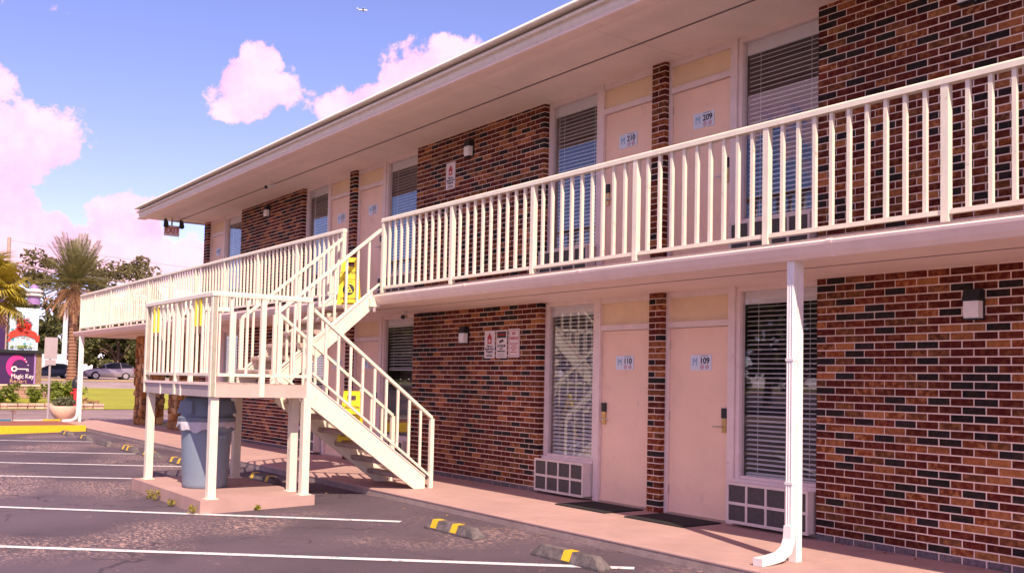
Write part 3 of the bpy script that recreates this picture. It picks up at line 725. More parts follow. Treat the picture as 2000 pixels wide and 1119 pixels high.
def flight(xa, xb, y0, z0, y1, z1, n, names, ground):
    """stair between stringers at xa and xb, from (y0,z0) low to (y1,z1) high"""
    rise = (z1-z0)/n; run = (y1-y0)/(n-1) if ground else (y1-y0)/n
    sl = (z1-z0)/(y1-y0)
    for x, s in ((xa, -1), (xb, 1)):
        if ground: pts = [(y0, z0), (y0, z0+.15), (y1, z1+.045), (y1, z1-.24), (y0-.16, z0)]
        else: pts = [(y0, z0+.045), (y1, z1+.02), (y1, z1-.23), (y0+.06, z0-.15), (y0, z0-.15)]
        MB().prism(pts, 'x', x-.022, x+.022).build('stringer', CREAM, ST)
        fl_ = [(p, q) for p, q in ([(y0, z0+.151), (y1, z1+.046), (y1, z1+.062), (y0, z0+.167)] if ground else [(y0, z0+.046), (y1, z1+.021), (y1, z1+.037), (y0, z0+.062)])]
        MB().prism(fl_, 'x', x-.034, x+.034).build('stringer_flange', FASCIA, ST)
    for i in range(1, n):
        z = z0+rise*i; f = i-1 if ground else i
        yc = y0+(y1-y0)*(i-.35)/(n-.35 if ground else n)
        d = .15 if y1 > y0 else -.15
        a, b_ = sorted((yc-d, yc+d))
        pr_ = [(a+.02, z-.065), (a, z-.045), (a, z-.012), (a+.012, z), (b_-.012, z), (b_, z-.012), (b_, z-.045), (b_-.02, z-.065)]
        MB().prism(pr_, 'x', xa+.024, xb-.024).build('tread', TREAD, ST)
    # handrails and balusters over both stringers
    return sl
def slope_rail(x, y0, z0, y1, z1, h0, h1, n, zpost0=None, zpost1=None, posts=(True, True)):
    def para(off, t, wd, name):
        MB().prism([(y0, z0+off), (y1, z1+off), (y1, z1+off+t), (y0, z0+off+t)], 'x', x-wd/2, x+wd/2).build(name, CREAM, ST)
    para(h1-.045, .045, .06, 'handrail'); para(h0, .032, .036, 'bottom_rail')
    for i in range(n):
        t = (i+1)/(n+1); y = y0+(y1-y0)*t; z = z0+(z1-z0)*t
        MB().box(x-.014, x+.014, y-.014, y+.014, z+h0+.028, z+h1-.04).build('baluster', CREAM, ST)
    if posts[0]: MB().box(x-.026, x+.026, y0-.026, y0+.026, zpost0, z0+h1-.03).build('post', CREAM, ST)
    if posts[1]: MB().box(x-.026, x+.026, y1-.026, y1+.026, zpost1, z1+h1-.02).build('post', CREAM, ST)
# lower flight rises away from the building, upper flight back towards it
flight(-6.28, -5.262, -1.09, 0, -2.74, LZ, 7, '', True)
flight(-7.66, -6.45, -2.74, LZ, -1.30, 2.60, 7, '', False)
slope_rail(-5.262, -.995, .02, -2.70, 1.33, .11, .91, 9, 0, 0, (True, False))
slope_rail(-6.28, -1.01, .03, -2.70, 1.33, .11, .89, 9, 0, LZ, (True, True))
slope_rail(-6.45, -2.70, 1.34, -1.19, 2.61, .10, .90, 8, LZ, 2.6, (True, False))
slope_rail(-7.66, -2.70, 1.34, -1.19, 2.61, .10, .90, 8, LZ, 2.6, (True, False))
for x in (-6.45, -7.66):
    bx('stair_bracket', CREAM, ST, x-.06, x+.075, -1.36, -1.20, 2.40, 2.52)
    MB().tube([(x+.05, -1.28, 2.40), (x+.05, -1.28, 2.33)], .022, 8).build('bracket_bolt', GALV, ST)

# ------------------------------------------------------------------ wheel stops
def wheel_stop(x, y, patches, label):
    z = gz(x, y); t = empty('wheel_stop', (x, y, z), label, 'wheel stop', 'black rubber wheel stops')
    L = .455; w_ = .075; h = .10
    mb = MB()
    st = [(-L, .012, 1.0), (-L+.1, h, .55), (L-.1, h, .55), (L, .012, 1.0)]
    for sx, hh, k in st:
        mb.v += [(x+sx, y-w_, z+.0), (x+sx, y-w_, z+min(hh, .02)), (x+sx, y-w_*k, z+hh), (x+sx, y+w_*k, z+hh), (x+sx, y+w_, z+min(hh, .02)), (x+sx, y+w_, z+.0)]
    for i in range(3):
        for k in range(6): mb.f.append((i*6+k, i*6+(k+1) % 6, i*6+6+(k+1) % 6, i*6+6+k))
    mb.f += [(5, 4, 3, 2, 1, 0), tuple(18+k for k in range(6))]
    mb.build('body', RUBBER, t)
    for p in patches:
        q = MB(); e = .0015
        prof = [(-w_-e, .022), (-w_*.55-e, h+e), (w_*.55+e, h+e), (w_+e, .022)]
        for a in (p-.055, p+.055): q.v += [(x+a, y+yy, z+zz) for yy, zz in prof]
        q.f += [(0, 4, 5, 1), (1, 5, 6, 2), (2, 6, 7, 3)]
        q.build('reflective_patch', YELLOW, t, fix=False)
wheel_stop(-.72, -2.36, [.03], 'black wheel stop with a single yellow patch before room 109')
wheel_stop(-2.51, -2.38, [-.28, .09], 'black wheel stop with two yellow patches next to long white bay line end')
wheel_stop(-7.85, -2.22, [-.30, .25], 'black wheel stop in the shade behind the stair landing')
for x, pp, o_ in ((-11.15, [-.2, .2], 'sixth'), (-12.75, [-.22, .12], 'fifth'), (-14.2, [-.25, .05], 'fourth'), (-17.9, [-.1], 'second'), (-19.75, [.0], 'first')):
    wheel_stop(x, -2.42, pp, f'{o_} wheel stop along the kerb counted from the yellow island kerb')
wheel_stop(-16.0, -2.45, [], 'plain dark wheel stop without patches in the far row')

# ------------------------------------------------------------------ trash can under the landing
T = empty('trash_can', (-6.56, -3.52, 0), 'grey plastic trash can with domed lid under the stair landing', 'trash can')
cx, cy = -6.56, -3.52
prof = [(.255, .002), (.27, .02), (.275, .05), (.305, .70), (.32, .705), (.335, .73), (.335, .80), (.32, .815), (.30, .815)]
MB().lathe(prof, cx, cy, 40).build('body', CANG, T, smooth=True)
for k in range(2):
    a = R(190 + 180*k)
    MB().box(-.02, .06, -.07, .07, .62, .66).build('handle', CANG, T, local=True).matrix_local = Matrix.Rotation(a, 4, 'Z') @ Matrix.Translation((.29, 0, 0))
rl = random.Random(4); mb = MB(); n = 72
for r_, z in ((.338, .838), (.349, .825), (.352, .795), (.355, .765), (.35, .735)):
    for k in range(n):
        t = 2*math.pi*k/n; wv = (.011*math.sin(9*t)+.008*math.sin(23*t+1)) * (.836-z)/.1; dz = (.03*math.sin(3*t+.7)+.018*math.sin(11*t)) if z < .75 else 0
        mb.v.append((cx+(r_+wv)*math.cos(t), cy+(r_+wv)*math.sin(t), z+dz))
for i in range(4):
    for k in range(n): mb.f.append((i*n+k, i*n+(k+1) % n, (i+1)*n+(k+1) % n, (i+1)*n+k))
mb.build('bag_liner', BAG, T, smooth='all')
mb = MB(); lidp = [(.345, .815), (.352, .83), (.352, .875), (.335, .888), (.318, .895), (.29, 1.09), (.27, 1.125), (.18, 1.148)]
lid = mb.lathe(lidp, cx, cy, 40).build('lid', CANLID, T, smooth=True)
for a in (R(-78), R(102), R(12), R(192)):
    q = MB()
    for r0, z, hw in ((.318, .925, .17), (.296, 1.08, .14)):
        for s in (-1, 1): q.v.append((r0, s*hw, z))
        for s in (1, -1): q.v.append((r0-.06, s*hw, z))
    q.f = [(0, 1, 5, 4), (1, 2, 6, 5), (2, 3, 7, 6), (3, 0, 4, 7), (0, 3, 2, 1), (4, 5, 6, 7)]
    q.build('lid_flap', CANLID, lid, local=True).matrix_local = Matrix.Rotation(a, 4, 'Z')

# ------------------------------------------------------------------ caution signs
def caution(x, y, z, rz, label, k=1.2):
    t = empty('caution_sign', (x, y, z), label, 'caution sign', 'yellow folding floor signs', rz)
    t.scale = (k, k, k)
    H = .66; w0, w1 = .15, .11; lean = .13
    def panel(s):
        mb = MB(); th = .012
        def P(u, h, o): return (u, s*(lean*(1-h/H))+s*o, h)
        W = lambda h: w0+(w1-w0)*h/H
        zz = [0.0, .05, .545, .61, H]
        # solid with hand-hole: built from strips
        def blk(u0a, u1a, ha, u0b, u1b, hb):
            b = len(mb.v)
            mb.v += [P(u0a, ha, 0), P(u1a, ha, 0), P(u1b, hb, 0), P(u0b, hb, 0), P(u0a, ha, th), P(u1a, ha, th), P(u1b, hb, th), P(u0b, hb, th)]
            mb.f += [tuple(b+i for i in q) for q in ((3, 2, 1, 0), (4, 5, 6, 7), (0, 1, 5, 4), (1, 2, 6, 5), (2, 3, 7, 6), (3, 0, 4, 7))]
        blk(-w0, w0, .03, -W(.545), W(.545), .545)
        blk(-W(.545), -.06, .5451, -W(.61), -.06, .61); blk(.06, W(.545), .5451, .06, W(.61), .61)
        blk(-W(.61), W(.61), .6101, -w1, w1, H)
        blk(-w0, -.09, 0, -w0, -.09, .0299); blk(.09, w0, 0, .09, w0, .0299)
        return mb.build('panel', YPLASTIC, t, local=True)
    for s in (-1, 1): panel(s)
    MB().box(-w1, w1, -.014, .014, H-.005, H+.01).build('hinge', YPLASTIC, t, local=True)
    ang = math.atan2(lean, H)
    def onface(o, h):
        yy = -(lean*(1-h/H))-.0165
        o.matrix_local = Matrix.Translation((0, yy, h)) @ Matrix.Rotation(-ang, 4, 'X'); return o
    def tx(s, size, h, b=0): onface(text(s, size, INK, t, (0, 0, 0), local=True, bold=b), h)
    tx('CAUTION', .052, .455, .0012); tx('PISO MOJADO', .026, .36); tx('CUIDADO', .026, .325); tx('WET FLOOR', .04, .085, .001)
    dm = MB(); n = 24; rad = .082
    dm.poly(*[(rad*math.cos(2*math.pi*i/n), 0, rad*math.sin(2*math.pi*i/n)) for i in range(n)]); onface(dm.build('symbol_disc', INK, t, local=True, fix=False), .215)
    tm = MB()
    tri = [(0, .07), (-.06, -.042), (.06, -.042)]; inn = [(0, .048), (-.043, -.032), (.043, -.032)]
    for i in range(3):
        j = (i+1) % 3; tm.poly(*[(p, -.001, q) for p, q in (tri[i], tri[j], inn[j], inn[i])])
    tm.poly((-.012, -.001, -.02), (.006, -.001, -.024), (.018, -.001, .012), (.004, -.001, .02)); onface(tm.build('symbol_triangle', YPLASTIC, t, local=True, fix=False), .215)
caution(-6.68, -1.53, 2.418, R(56), 'yellow caution floor sign standing on the top tread of the upper stair flight', 1.0)
caution(-6.08, -1.745, .5635, R(50), 'yellow caution floor sign standing on a tread of the lower stair flight', 1.0)

# ------------------------------------------------------------------ stone pillars under the terrace
def stone_pillar(x0, x1, y0, y1, label):
    t = empty('stone_pillar', ((x0+x1)/2, (y0+y1)/2, 0), label, 'pillar', 'rough stone pillars')
    bx('core', STMORT, t, x0+.03, x1-.03, y0+.03, y1-.03, 0, 2.434)
    rg = random.Random(int(x0*100)); rows, cols = 13, 4
    for face in range(4):
        a0, a1 = (x0, x1) if face in (0, 2) else (y0, y1)
        gr = [[(a0+(a1-a0)*(i/cols+(rg.uniform(-.09, .09) if 0 < i < cols else 0)), 2.43*(j/rows+(rg.uniform(-.03, .03) if 0 < j < rows else 0))) for i in range(cols+1)] for j in range(rows+1)]
        for j in range(rows):
            for i in range(cols):
                q = [gr[j][i], gr[j][i+1], gr[j+1][i+1], gr[j+1][i]]; c = (sum(p[0] for p in q)/4, sum(p[1] for p in q)/4)
                dep = rg.uniform(.005, .06)
                def P(p, k, o):
                    u, z = c[0]+(p[0]-c[0])*k, c[1]+(p[1]-c[1])*k
                    return {0: (u, y0+.03-o, z), 1: (x1-.03+o, u, z), 2: (u, y1-.03+o, z), 3: (x0+.03-o, u, z)}[face]
                mb = MB(); mb.v = [P(p, .95, 0) for p in q]+[P(p, .93, dep*.7) for p in q]+[P(p, rg.uniform(.55, .8), dep+.014) for p in q]
                for r_ in (0, 4):
                    for k in range(4): mb.f.append((r_+k, r_+(k+1) % 4, r_+4+(k+1) % 4, r_+4+k))
                mb.f.append((8, 9, 10, 11))
                o = mb.build('stone', STONE, t)
                base = rg.choice([(.30, .15, .05), (.36, .20, .075), (.22, .11, .045), (.13, .08, .05), (.40, .26, .13), (.25, .10, .03)])
                k = rg.uniform(1.0, 1.75); o.color = (base[0]*k, base[1]*k, base[2]*k, rg.uniform(0, .6))
stone_pillar(-22.60, -21.95, -.12, .50, 'rough brown stone pillar under the terrace, farther from the stairs')
stone_pillar(-19.95, -19.30, .02, .66, 'rough brown stone pillar under the terrace, next to the brick wall')

# ------------------------------------------------------------------ weeds, planter, posts, island
def leaves(mb, c, rad, n, size, rg, flat=.6):
    for _ in range(n):
        while True:
            p = Vector((rg.uniform(-1, 1), rg.uniform(-1, 1), rg.uniform(-1, 1)))
            if p.length < 1: break
        p = Vector(c) + Vector((p.x*rad[0], p.y*rad[1], p.z*rad[2]))
        a = Vector((rg.gauss(0, 1), rg.gauss(0, 1), rg.gauss(0, flat))).normalized(); b_ = a.orthogonal().normalized()
        b_ = Matrix.Rotation(rg.uniform(0, 6.28), 3, a) @ b_; s = size*rg.uniform(.6, 1.3)
        mb.poly(p-a*s, p-b_*s*.45, p+a*s, p+b_*s*.45)
def weed(x, y, z, s, label):
    t = empty('weed', (x, y, z), label, 'weed', 'small weeds at the stair pad'); rg = random.Random(int(x*1000))
    st = MB()
    for k in range(4): st.tube([(x, y, z), (x+rg.uniform(-.5, .5)*s, y+rg.uniform(-.4, .2)*s, z+rg.uniform(.4, 1)*s)], .003, 4)
    st.build('stem', LEAFWD, t); m_ = MB(); leaves(m_, (x, y-.02, z+.4*s), (.6*s, .35*s, .4*s), 40, .022, rg); m_.build('foliage', LEAFWD, t, fix=False)
for x, s in ((-6.95, .13), (-6.7, .16), (-6.05, .12), (-5.28, .12)): weed(x, -4.07, gz(x, -4.07), s, 'tiny yellow-green weed at the foot of the concrete stair pad')
weed(-5.16, -3.35, gz(-5.2, -3.3), .07, 'tiny weed on the side of the pad facing the kerb')
t = empty('planter', (-24.9, -1.42, 0), 'round beige bowl planter with grey-green plant beside the end column', 'planter')
px, py = -24.95, -1.45
MB().lathe([(.17, 0), (.19, .02), (.30, .13), (.375, .27), (.40, .40), (.395, .425), (.36, .425), (.34, .36), (.1, .35)], px, py, 36).build('bowl', TERRA, t, smooth=True)
bx('soil', MULCH, t, px-.2, px+.2, py-.2, py+.2, .352, .37)
m_ = MB(); leaves(m_, (px, py, .52), (.33, .33, .17), 500, .05, random.Random(2)); m_.build('plant', LEAFGR, t, fix=False)
t = empty('parking_sign', (-26.3, -1.62, -.12), 'grey back of a parking sign on a thin post', 'sign')
MB().tube([(-26.3, -1.62, -.12), (-26.3, -1.62, 2.42)], .032, 8).build('post', GALV, t)
bx('sign_back', GALV, t, -26.255, -26.245, -1.80, -1.44, 1.78, 2.43); bx('lower_plate', GALV, t, -26.255, -26.245, -1.77, -1.47, 1.60, 1.76)
isl = MB()
for (x0, x1, y0, y1) in ((-21.25, -21.05, -9.6, -1.705), (-24.6, -24.42, -9.6, -1.705)):
    isl.prism([(x0, y0), (x1, y0), (x1, y1), (x0, y1)], 'z', -.5, .045)
ik = bx('island_kerb', YELLOW, None, -21.25, -21.05, -9.6, -1.705, -.45, .05, kind='structure')
bx('island_kerb', mat('island_kerb_paint', (.62, .55, .50), .8, .1, 8), None, -24.6, -24.42, -9.6, -1.705, -.45, .05, kind='structure')
bx('mulch_bed', MULCH, None, -24.42, -21.25, -9.6, -1.71, -.45, .02, kind='structure')
for i, (y0, c) in enumerate(((-4.6, 'y'), (-3.9, 'w'), (-3.35, 'b'), (-2.1, 'y'))):
    bx('kerb_paint', {'y': YELLOW, 'w': WHITE, 'b': mat('blue_paint', (.02, .18, .30), .6)}[c], None, -24.62, -24.40, y0, y0+.45, -.1, .055, kind='structure')
t = empty('garden_stake', (-23.9, -2.95, .02), 'thin rusty garden stake in the mulch bed behind the yellow kerb', 'stake')
MB().tube([(-23.9, -2.95, 0), (-23.9, -2.95, .28)], .012, 6).build('stem', BARK, t); m_ = MB(); leaves(m_, (-23.9, -2.95, .30), (.09, .09, .06), 30, .03, random.Random(9)); m_.build('tip', MULCH, t, fix=False)
t = empty('fire_hydrant', (-34.0, .80, -.1), 'red fire hydrant with black cap behind the planter', 'hydrant')
MB().lathe([(.14, -.1), (.14, 0), (.10, .02), (.10, .72), (.13, .74), (.13, .80)], -34, .8, 16).build('barrel', RED, t, smooth=True)
MB().lathe([(.12, .80), (.16, .82), (.17, 1.0), (.13, 1.12), (.06, 1.2), (.03, 1.22)], -34, .8, 16).build('cap', BLACK, t, smooth=True)
MB().tube([(-34, .6, .62), (-34, 1.0, .62)], .05, 10).build('outlet', RED, t)

# low stone edging of the lawn
t = empty('stone_edging', (-37.3, -2, -.1), 'low pinkish stone edging along the lawn by the driveway', 'edging')
rg = random.Random(8)
y = -9.0
while y < 2.3:
    l = rg.uniform(.22, .42); h = rg.uniform(.18, .25)
    for k in range(2):
        z0 = -.12+k*.125; ww = l*rg.uniform(.85, .97)
        mb = MB().prism([(-37.15+rg.uniform(-.02, .02), z0), (-37.12, z0+.04), (-37.17, z0+.118), (-37.45, z0+.12), (-37.48, z0)], 'y', y, y+ww)
        o = mb.build('stone', STONE, t); kk = rg.uniform(.8, 1.15); o.color = (.50*kk, .32*kk, .26*kk, rg.uniform(0, .3))
    y += l

rg = random.Random(91); ll = MB()
for i in range(170):
    x = rg.uniform(-12, 3.5)
    if i % 3 == 0: y = -.02-abs(rg.gauss(0, .10)); z = .003
    else: y = -1.71-abs(rg.gauss(0, .22)); z = gz(x, y)+.004
    a = rg.uniform(0, 6.28); l = rg.uniform(.012, .03); d = Vector((math.cos(a), math.sin(a), rg.uniform(-.1, .3)))*l; p = Vector((-math.sin(a), math.cos(a), rg.uniform(.0, .3)))*l*.45
    c = Vector((x, y, z+.008)); ll.poly(c-d, c-p, c+d, c+p)
ll.build('leaf_litter', mat('dry_leaf', (.30, .16, .08), .8, .3, 20, islands=.5), None, fix=False, kind='stuff', label='scattered dry leaves along the kerb and wall foot', category='leaves')
# ------------------------------------------------------------------ background: hedges, signs, trees, cars
def shrub(x, y, z, rx, ry, rz_, n, size, m, label, name='shrub', seed=1, group=None):
    t = empty(name, (x, y, z), label, 'shrub', group); rg = random.Random(seed); mb = MB()
    for k in range(int(n/60)):
        p = Vector((rg.gauss(0, .45)*rx, rg.gauss(0, .45)*ry, rz_*(.5+rg.uniform(-.35, .45))))
        leaves(mb, (x+p.x, y+p.y, z+p.z), (.28*rx+.05, .28*rx+.05, .22*rz_), 60, size, rg)
    mb.build('foliage', m, t, fix=False)
    st = MB()
    for k in range(5): st.tube([(x+rg.uniform(-.3, .3)*rx, y+rg.uniform(-.4, .4)*ry, z-.05), (x+rg.uniform(-.5, .5)*rx, y+rg.uniform(-.6, .6)*ry, z+rz_*.6)], .015, 5)
    st.build('stem', BARK, t)
g = gz(-43, 0)
shrub(-43.2, -.9, g, .7, 1.1, .85, 1800, .085, LEAFHG, 'leafy green shrub in front of the purple resort sign', seed=1)
shrub(-43.0, .95, g, .5, .35, .70, 700, .08, LEAFHG, 'small green shrub right of the low sign wall', seed=3)
shrub(-43.4, 2.15, g, .75, .95, .92, 1900, .085, LEAFHG, 'broad green shrub behind the planter and parking sign', seed=2)
shrub(-39.5, 2.6, gz(-39.5, 3), .4, .4, .35, 300, .06, FRONDD, 'small dry brown shrub on the lawn edge', seed=5)

# resort sign
RS = empty('resort_sign', (-47.6, .9, 0), 'purple resort sign with pink key emblem on a stone base', 'sign')
sx = -47.5
bx('base_wall', STMORT, RS, sx-.42, sx-.0, -2.0, 2.35, -.2, .66); bx('base_cap', TERRA, RS, sx-.5, sx+.08, -2.1, 2.45, .661, .75)
rg = random.Random(12)
for j in range(4):
    y = -2.0
    while y < 2.3:
        l = rg.uniform(.3, .55); l = min(l, 2.35-y)
        mb = MB().box(sx+.001, sx+.03+rg.uniform(0, .02), y+.01, y+l-.01, -.12+j*.195, .06+j*.195); o = mb.build('stone', STONE, RS); kk = rg.uniform(.8, 1.2); o.color = (.46*kk, .28*kk, .22*kk, rg.uniform(0, .3)); y += l
bx('panel', PURPLE, RS, sx-.35, sx-.05, -1.2, 1.70, .77, 2.28)
bx('panel_edge', LILAC, RS, sx-.36, sx-.04, 1.701, 1.78, .77, 2.28); bx('stone_post', STMORT, RS, sx-.38, sx-.06, 1.79, 2.05, .752, 2.28)
bx('ledge', BLACK, RS, sx-.45, sx+.1, -1.3, 2.05, 2.281, 2.43)
mb = MB(); n = 40; fx = sx-.046
for i in range(n):
    t0, t1 = [R(20)+R(262)*q/n for q in (i, i+1)]
    th = lambda q: .25*math.sin(math.pi*(q/n))+.02
    cyk, czk = .93, 1.62
    mb.poly(*[(fx, cyk-r_*.95*math.cos(t)*-1, czk+r_*1.1*math.sin(t)) for r_, t in ((.50, t0), (.50-th(i), t0), (.50-th(i+1), t1), (.50, t1))])
mb.build('crescent_emblem', PINK, RS, fix=False)
kf = fx+.012
km = MB()
for i in range(16):
    t0, t1 = 2*math.pi*i/16, 2*math.pi*(i+1)/16
    km.poly(*[(kf, .82+r_*math.cos(t), 1.50+r_*math.sin(t)) for r_, t in ((.07, t0), (.14, t0), (.14, t1), (.07, t1))])
km.box(kf-.003, kf+.003, .96, 1.45, 1.475, 1.525); km.box(kf-.003, kf+.003, 1.36, 1.40, 1.40, 1.474); km.box(kf-.003, kf+.003, 1.43, 1.46, 1.38, 1.474)
km.build('key_emblem', SIGNW, RS, fix=False)
text('Magic Key', .30, SIGNW, RS, (fx+.004, 1.20, 1.14), facing='right', bold=.004, sx=.82); text('Resort', .28, FRONDD, RS, (fx+.004, 1.02, .90), facing='right', bold=.003)
for dy, dz in ((1.35, 1.86), (1.43, 1.70), (1.28, 1.99)): bx('star', SIGNW, RS, fx, fx+.006, dy-.025, dy+.025, dz-.025, dz+.025)
# pylon sign above and behind it
PS = empty('pylon_sign', (-48.3, .9, 0), 'tall pale pylon sign with red ribbon emblem and lilac lantern on top', 'sign')
q = -48.1
bx('frame', PALE, PS, q-.3, q, .62, 1.93, 2.44, 4.55); bx('dark_post', PURPLE, PS, q-.4, q-.02, -.2, .45, .0, 4.9); bx('base_post', PURPLE, PS, q-.3, q-.05, .46, 1.9, -.1, 2.435)
rg = random.Random(77)
for k in range(26):
    yy = rg.uniform(.7, 1.78); zz = rg.uniform(2.6, 4.4); s1, s2 = rg.uniform(.05, .18), rg.uniform(.06, .25)
    bx('painted_tile', rg.choice([TEAL, PALE, TEAL, GALV]), PS, q+.001, q+.012+k*.0007, yy-s1/2, yy+s1/2, zz-s2/2, zz+s2/2)
def ribbon(z0, amp, h, m, y0, y1):
    mb = MB(); n = 14
    for i in range(n):
        a, b_ = i/n, (i+1)/n
        f = lambda t: z0+amp*math.sin(math.pi*t)
        mb.v += []; mb.poly((q+.05, y0+(y1-y0)*a, f(a)), (q+.05, y0+(y1-y0)*b_, f(b_)), (q+.05, y0+(y1-y0)*b_, f(b_)+h), (q+.05, y0+(y1-y0)*a, f(a)+h))
        mb.poly((q+.03, y0+(y1-y0)*a, f(a)), (q+.03, y0+(y1-y0)*b_, f(b_)), (q+.03, y0+(y1-y0)*b_, f(b_)+h), (q+.03, y0+(y1-y0)*a, f(a)+h))
    mb.build('ribbon', m, PS, fix=False)
REDB = mat('ribbon_red', (.62, .05, .03), .5, .05, 6)
ribbon(2.95, .22, .36, REDB, .62, 1.86); 
for a, b_ in ((.50, .68), (1.80, 1.98)): MB().prism([(a, 2.86), (b_, 2.86), (b_, 3.2), (a, 3.2), ((a+b_)/2+(.05 if a < 1 else -.05), 3.03)], 'x', q+.015, q+.028).build('ribbon_end', REDB, PS)
em = MB(); leaves(em, (q+.07, 1.22, 3.72), (.02, .36, .34), 60, .16, random.Random(31)); em.build('red_emblem', REDB, PS, fix=False)
gm = MB(); leaves(gm, (q+.07, 1.2, 2.62), (.02, .6, .07), 60, .07, random.Random(32)); gm.build('green_scroll', SGREEN, PS, fix=False)
ly, lz = 1.68, 4.56
MB().tube([(q-.1, ly, 4.551), (q-.1, ly, 4.72)], .12, 10).build('lantern_stem', BLACK, PS)
MB().lathe([(.24, 4.72), (.30, 4.74), (.30, 5.12), (.26, 5.14)], q-.1, ly, 12).build('lantern', LILAC, PS)
for z in (5.14, 5.34): MB().lathe([(.28, z), (.42, z+.03), (.42, z+.09), (.26, z+.18)], q-.1, ly, 20).build('lantern_cap', VANW, PS, smooth=True)
MB().lathe([(.2, 5.52), (.18, 5.62), (.05, 5.75)], q-.1, ly, 14).build('lantern_top', LILAC, PS, smooth=True)

# palms
def frond_mesh(L, droop, wd, m, seed, nl=34):
    rg = random.Random(seed); mb = MB(); pts = []
    for i in range(13):
        t = i/12; a = droop*t**1.4; pts.append((L*(t-.12*droop*t*t), L*(.36*t-.5*droop*t*t*.75)))
    mb.tube([(p, 0, z) for p, z in pts], [.035*(1-.8*i/12) for i in range(13)], 5)
    for i in range(nl):
        t = .14+.86*i/nl; k = t*12; j = min(int(k), 11); f = k-j
        px, pz = [pts[j][c]+(pts[j+1][c]-pts[j][c])*f for c in (0, 1)]
        l = wd*(.45+.55*math.sin(math.pi*min(t*1.05, 1)))*rg.uniform(.8, 1.1)
        for s in (-1, 1):
            tip = Vector((px+l*.62, s*l*.72, pz+l*(.22-.35*droop)+rg.uniform(-.08, .08)*l)); b0 = Vector((px, 0, pz)); w_ = Vector((.03, 0, .012))
            md = b0.lerp(tip, .45)
            mb.poly(b0-w_*.6, md-w_, tip, md+w_)
    return mb.mesh('frond', m, fix=False)
def date_palm(x, y, z, h, label):
    t = empty('date_palm', (x, y, z), label, 'palm tree'); rg = random.Random(41)
    prof = []
    for i in range(60):
        s = i/59; r_ = .36+.1*max(0, 1-s*6)+(.10*max(0, s-.82)*5.5); prof.append((r_*(1.12 if i % 2 else .92), h*s))
    MB().lathe(prof, x, y, 14).build('trunk', PALMBARK, t).location = (0, 0, 0)
    t.children[0].location = (0, 0, z)
    gm_ = [frond_mesh(4.4, d, .80, FROND, 50+i, 46) for i, d in enumerate((.15, .45, .8))]; dm_ = [frond_mesh(4.2, d, .6, FRONDD, 60+i, 44) for i, d in enumerate((.9, 1.1))]
    for i in range(84):
        az = i*2.39996; el = 80-(i/84)*92+rg.uniform(-7, 7)
        k = 0 if el > 50 else 1 if el > 22 else 2
        put('frond', gm_[k], t, (x, y, z+h-.1+el*.004), rot=(rg.uniform(-.25, .25), -R(el-18), az), scale=(rg.uniform(.8, 1.06),)*3)
    for i in range(46):
        az = i*2.39996+.5; el = rg.uniform(-66, -14)
        put('frond', dm_[i % 2], t, (x, y, z+h-.45), rot=(rg.uniform(-.2, .2), -R(el-5), az), scale=(rg.uniform(.75, 1.05),)*3)
date_palm(-91, 12.55, gz(-91, 12)+.0, 8.9, 'tall date palm with brown skirt of dry fronds by the road')
def fan_mesh(seed, m):
    rg = random.Random(seed); mb = MB(); mb.tube([(0, 0, 0), (.5, 0, .12), (.95, 0, .12)], [.022, .017, .012], 5); n = 30
    for i in range(n):
        a = R(-125+250*i/(n-1)); l = rg.uniform(.75, 1.0)*(1-.25*abs(a)/2.2); c = Vector((.95, 0, .12))
        d = Vector((math.cos(a), math.sin(a), .05)); p = Vector((-d.y, d.x, 0))*.035
        mid = c+d*l*.6+Vector((0, 0, .02)); tip = c+d*l*.92+Vector((0, 0, -.32*l)); 
        mb.poly(c-p*.2, mid-p, mid+p, c+p*.2); mb.poly(mid-p, tip, mid+p)
    return mb.mesh('fan_leaf', m, fix=False)
def fan_palm(x, y, z, h, label):
    t = empty('fan_palm', (x, y, z), label, 'palm tree'); rg = random.Random(43)
    MB().tube([(x, y, z-.2), (x+.05, y, z+h*.5), (x, y, z+h)], [.24, .19, .2], 12).build('trunk', PALMBARK, t)
    ms = [fan_mesh(i, FROND2) for i in range(3)]+[fan_mesh(9, FRONDD)]
    for i in range(46):
        az = i*2.39996; el = 70-(i/46)*120+rg.uniform(-8, 8)
        put('fan_leaf', ms[3] if el < -38 else ms[i % 3], t, (x, y, z+h), rot=(rg.uniform(-.3, .3), -R(el), az), scale=(rg.uniform(1.0, 1.2),)*3)
fan_palm(-36.2, -2.25, gz(-36.3, -2), 4.35, 'yellow-green fan palm beside the resort sign')

# broadleaf trees beyond the road
def tree(x, y, h, rad, m, seed, label, low=.3, nc=30, nl=170, ls=.30, trunk=.35):
    z = gz(x, y)-.1; t = empty('oak_tree', (x, y, z), label, 'tree', 'broadleaf trees around the site'); rg = random.Random(seed); mb = MB(); br = MB()
    zc = h*(.5+low/2)
    br.tube([(x, y, z), (x+.2, y, z+h*.25), (x, y+.2, z+h*.55)], [trunk, trunk*.75, trunk*.4], 9)
    for k in range(nc):
        while True:
            p = Vector((rg.uniform(-1, 1), rg.uniform(-1, 1), rg.uniform(-1, 1)))
            if .45 < p.length < 1: break
        c = Vector((x+p.x*rad, y+p.y*rad, z+zc+p.z*h*(1-low)/2*.92))
        if k % 3 == 0: br.tube([(x, y+.1, z+h*rg.uniform(.2, .45)), ((x+c.x)/2, (y+c.y)/2, (z+h*.4+c.z)/2+.3), c], [.12, .08, .03], 6)
        s = rg.uniform(.6, 1.2)
        leaves(mb, c, (rad*.26*s, rad*.26*s, rad*.19*s), nl, ls, rg)
    br.build('trunk', BARK, t); mb.build('crown', m, t, fix=False)
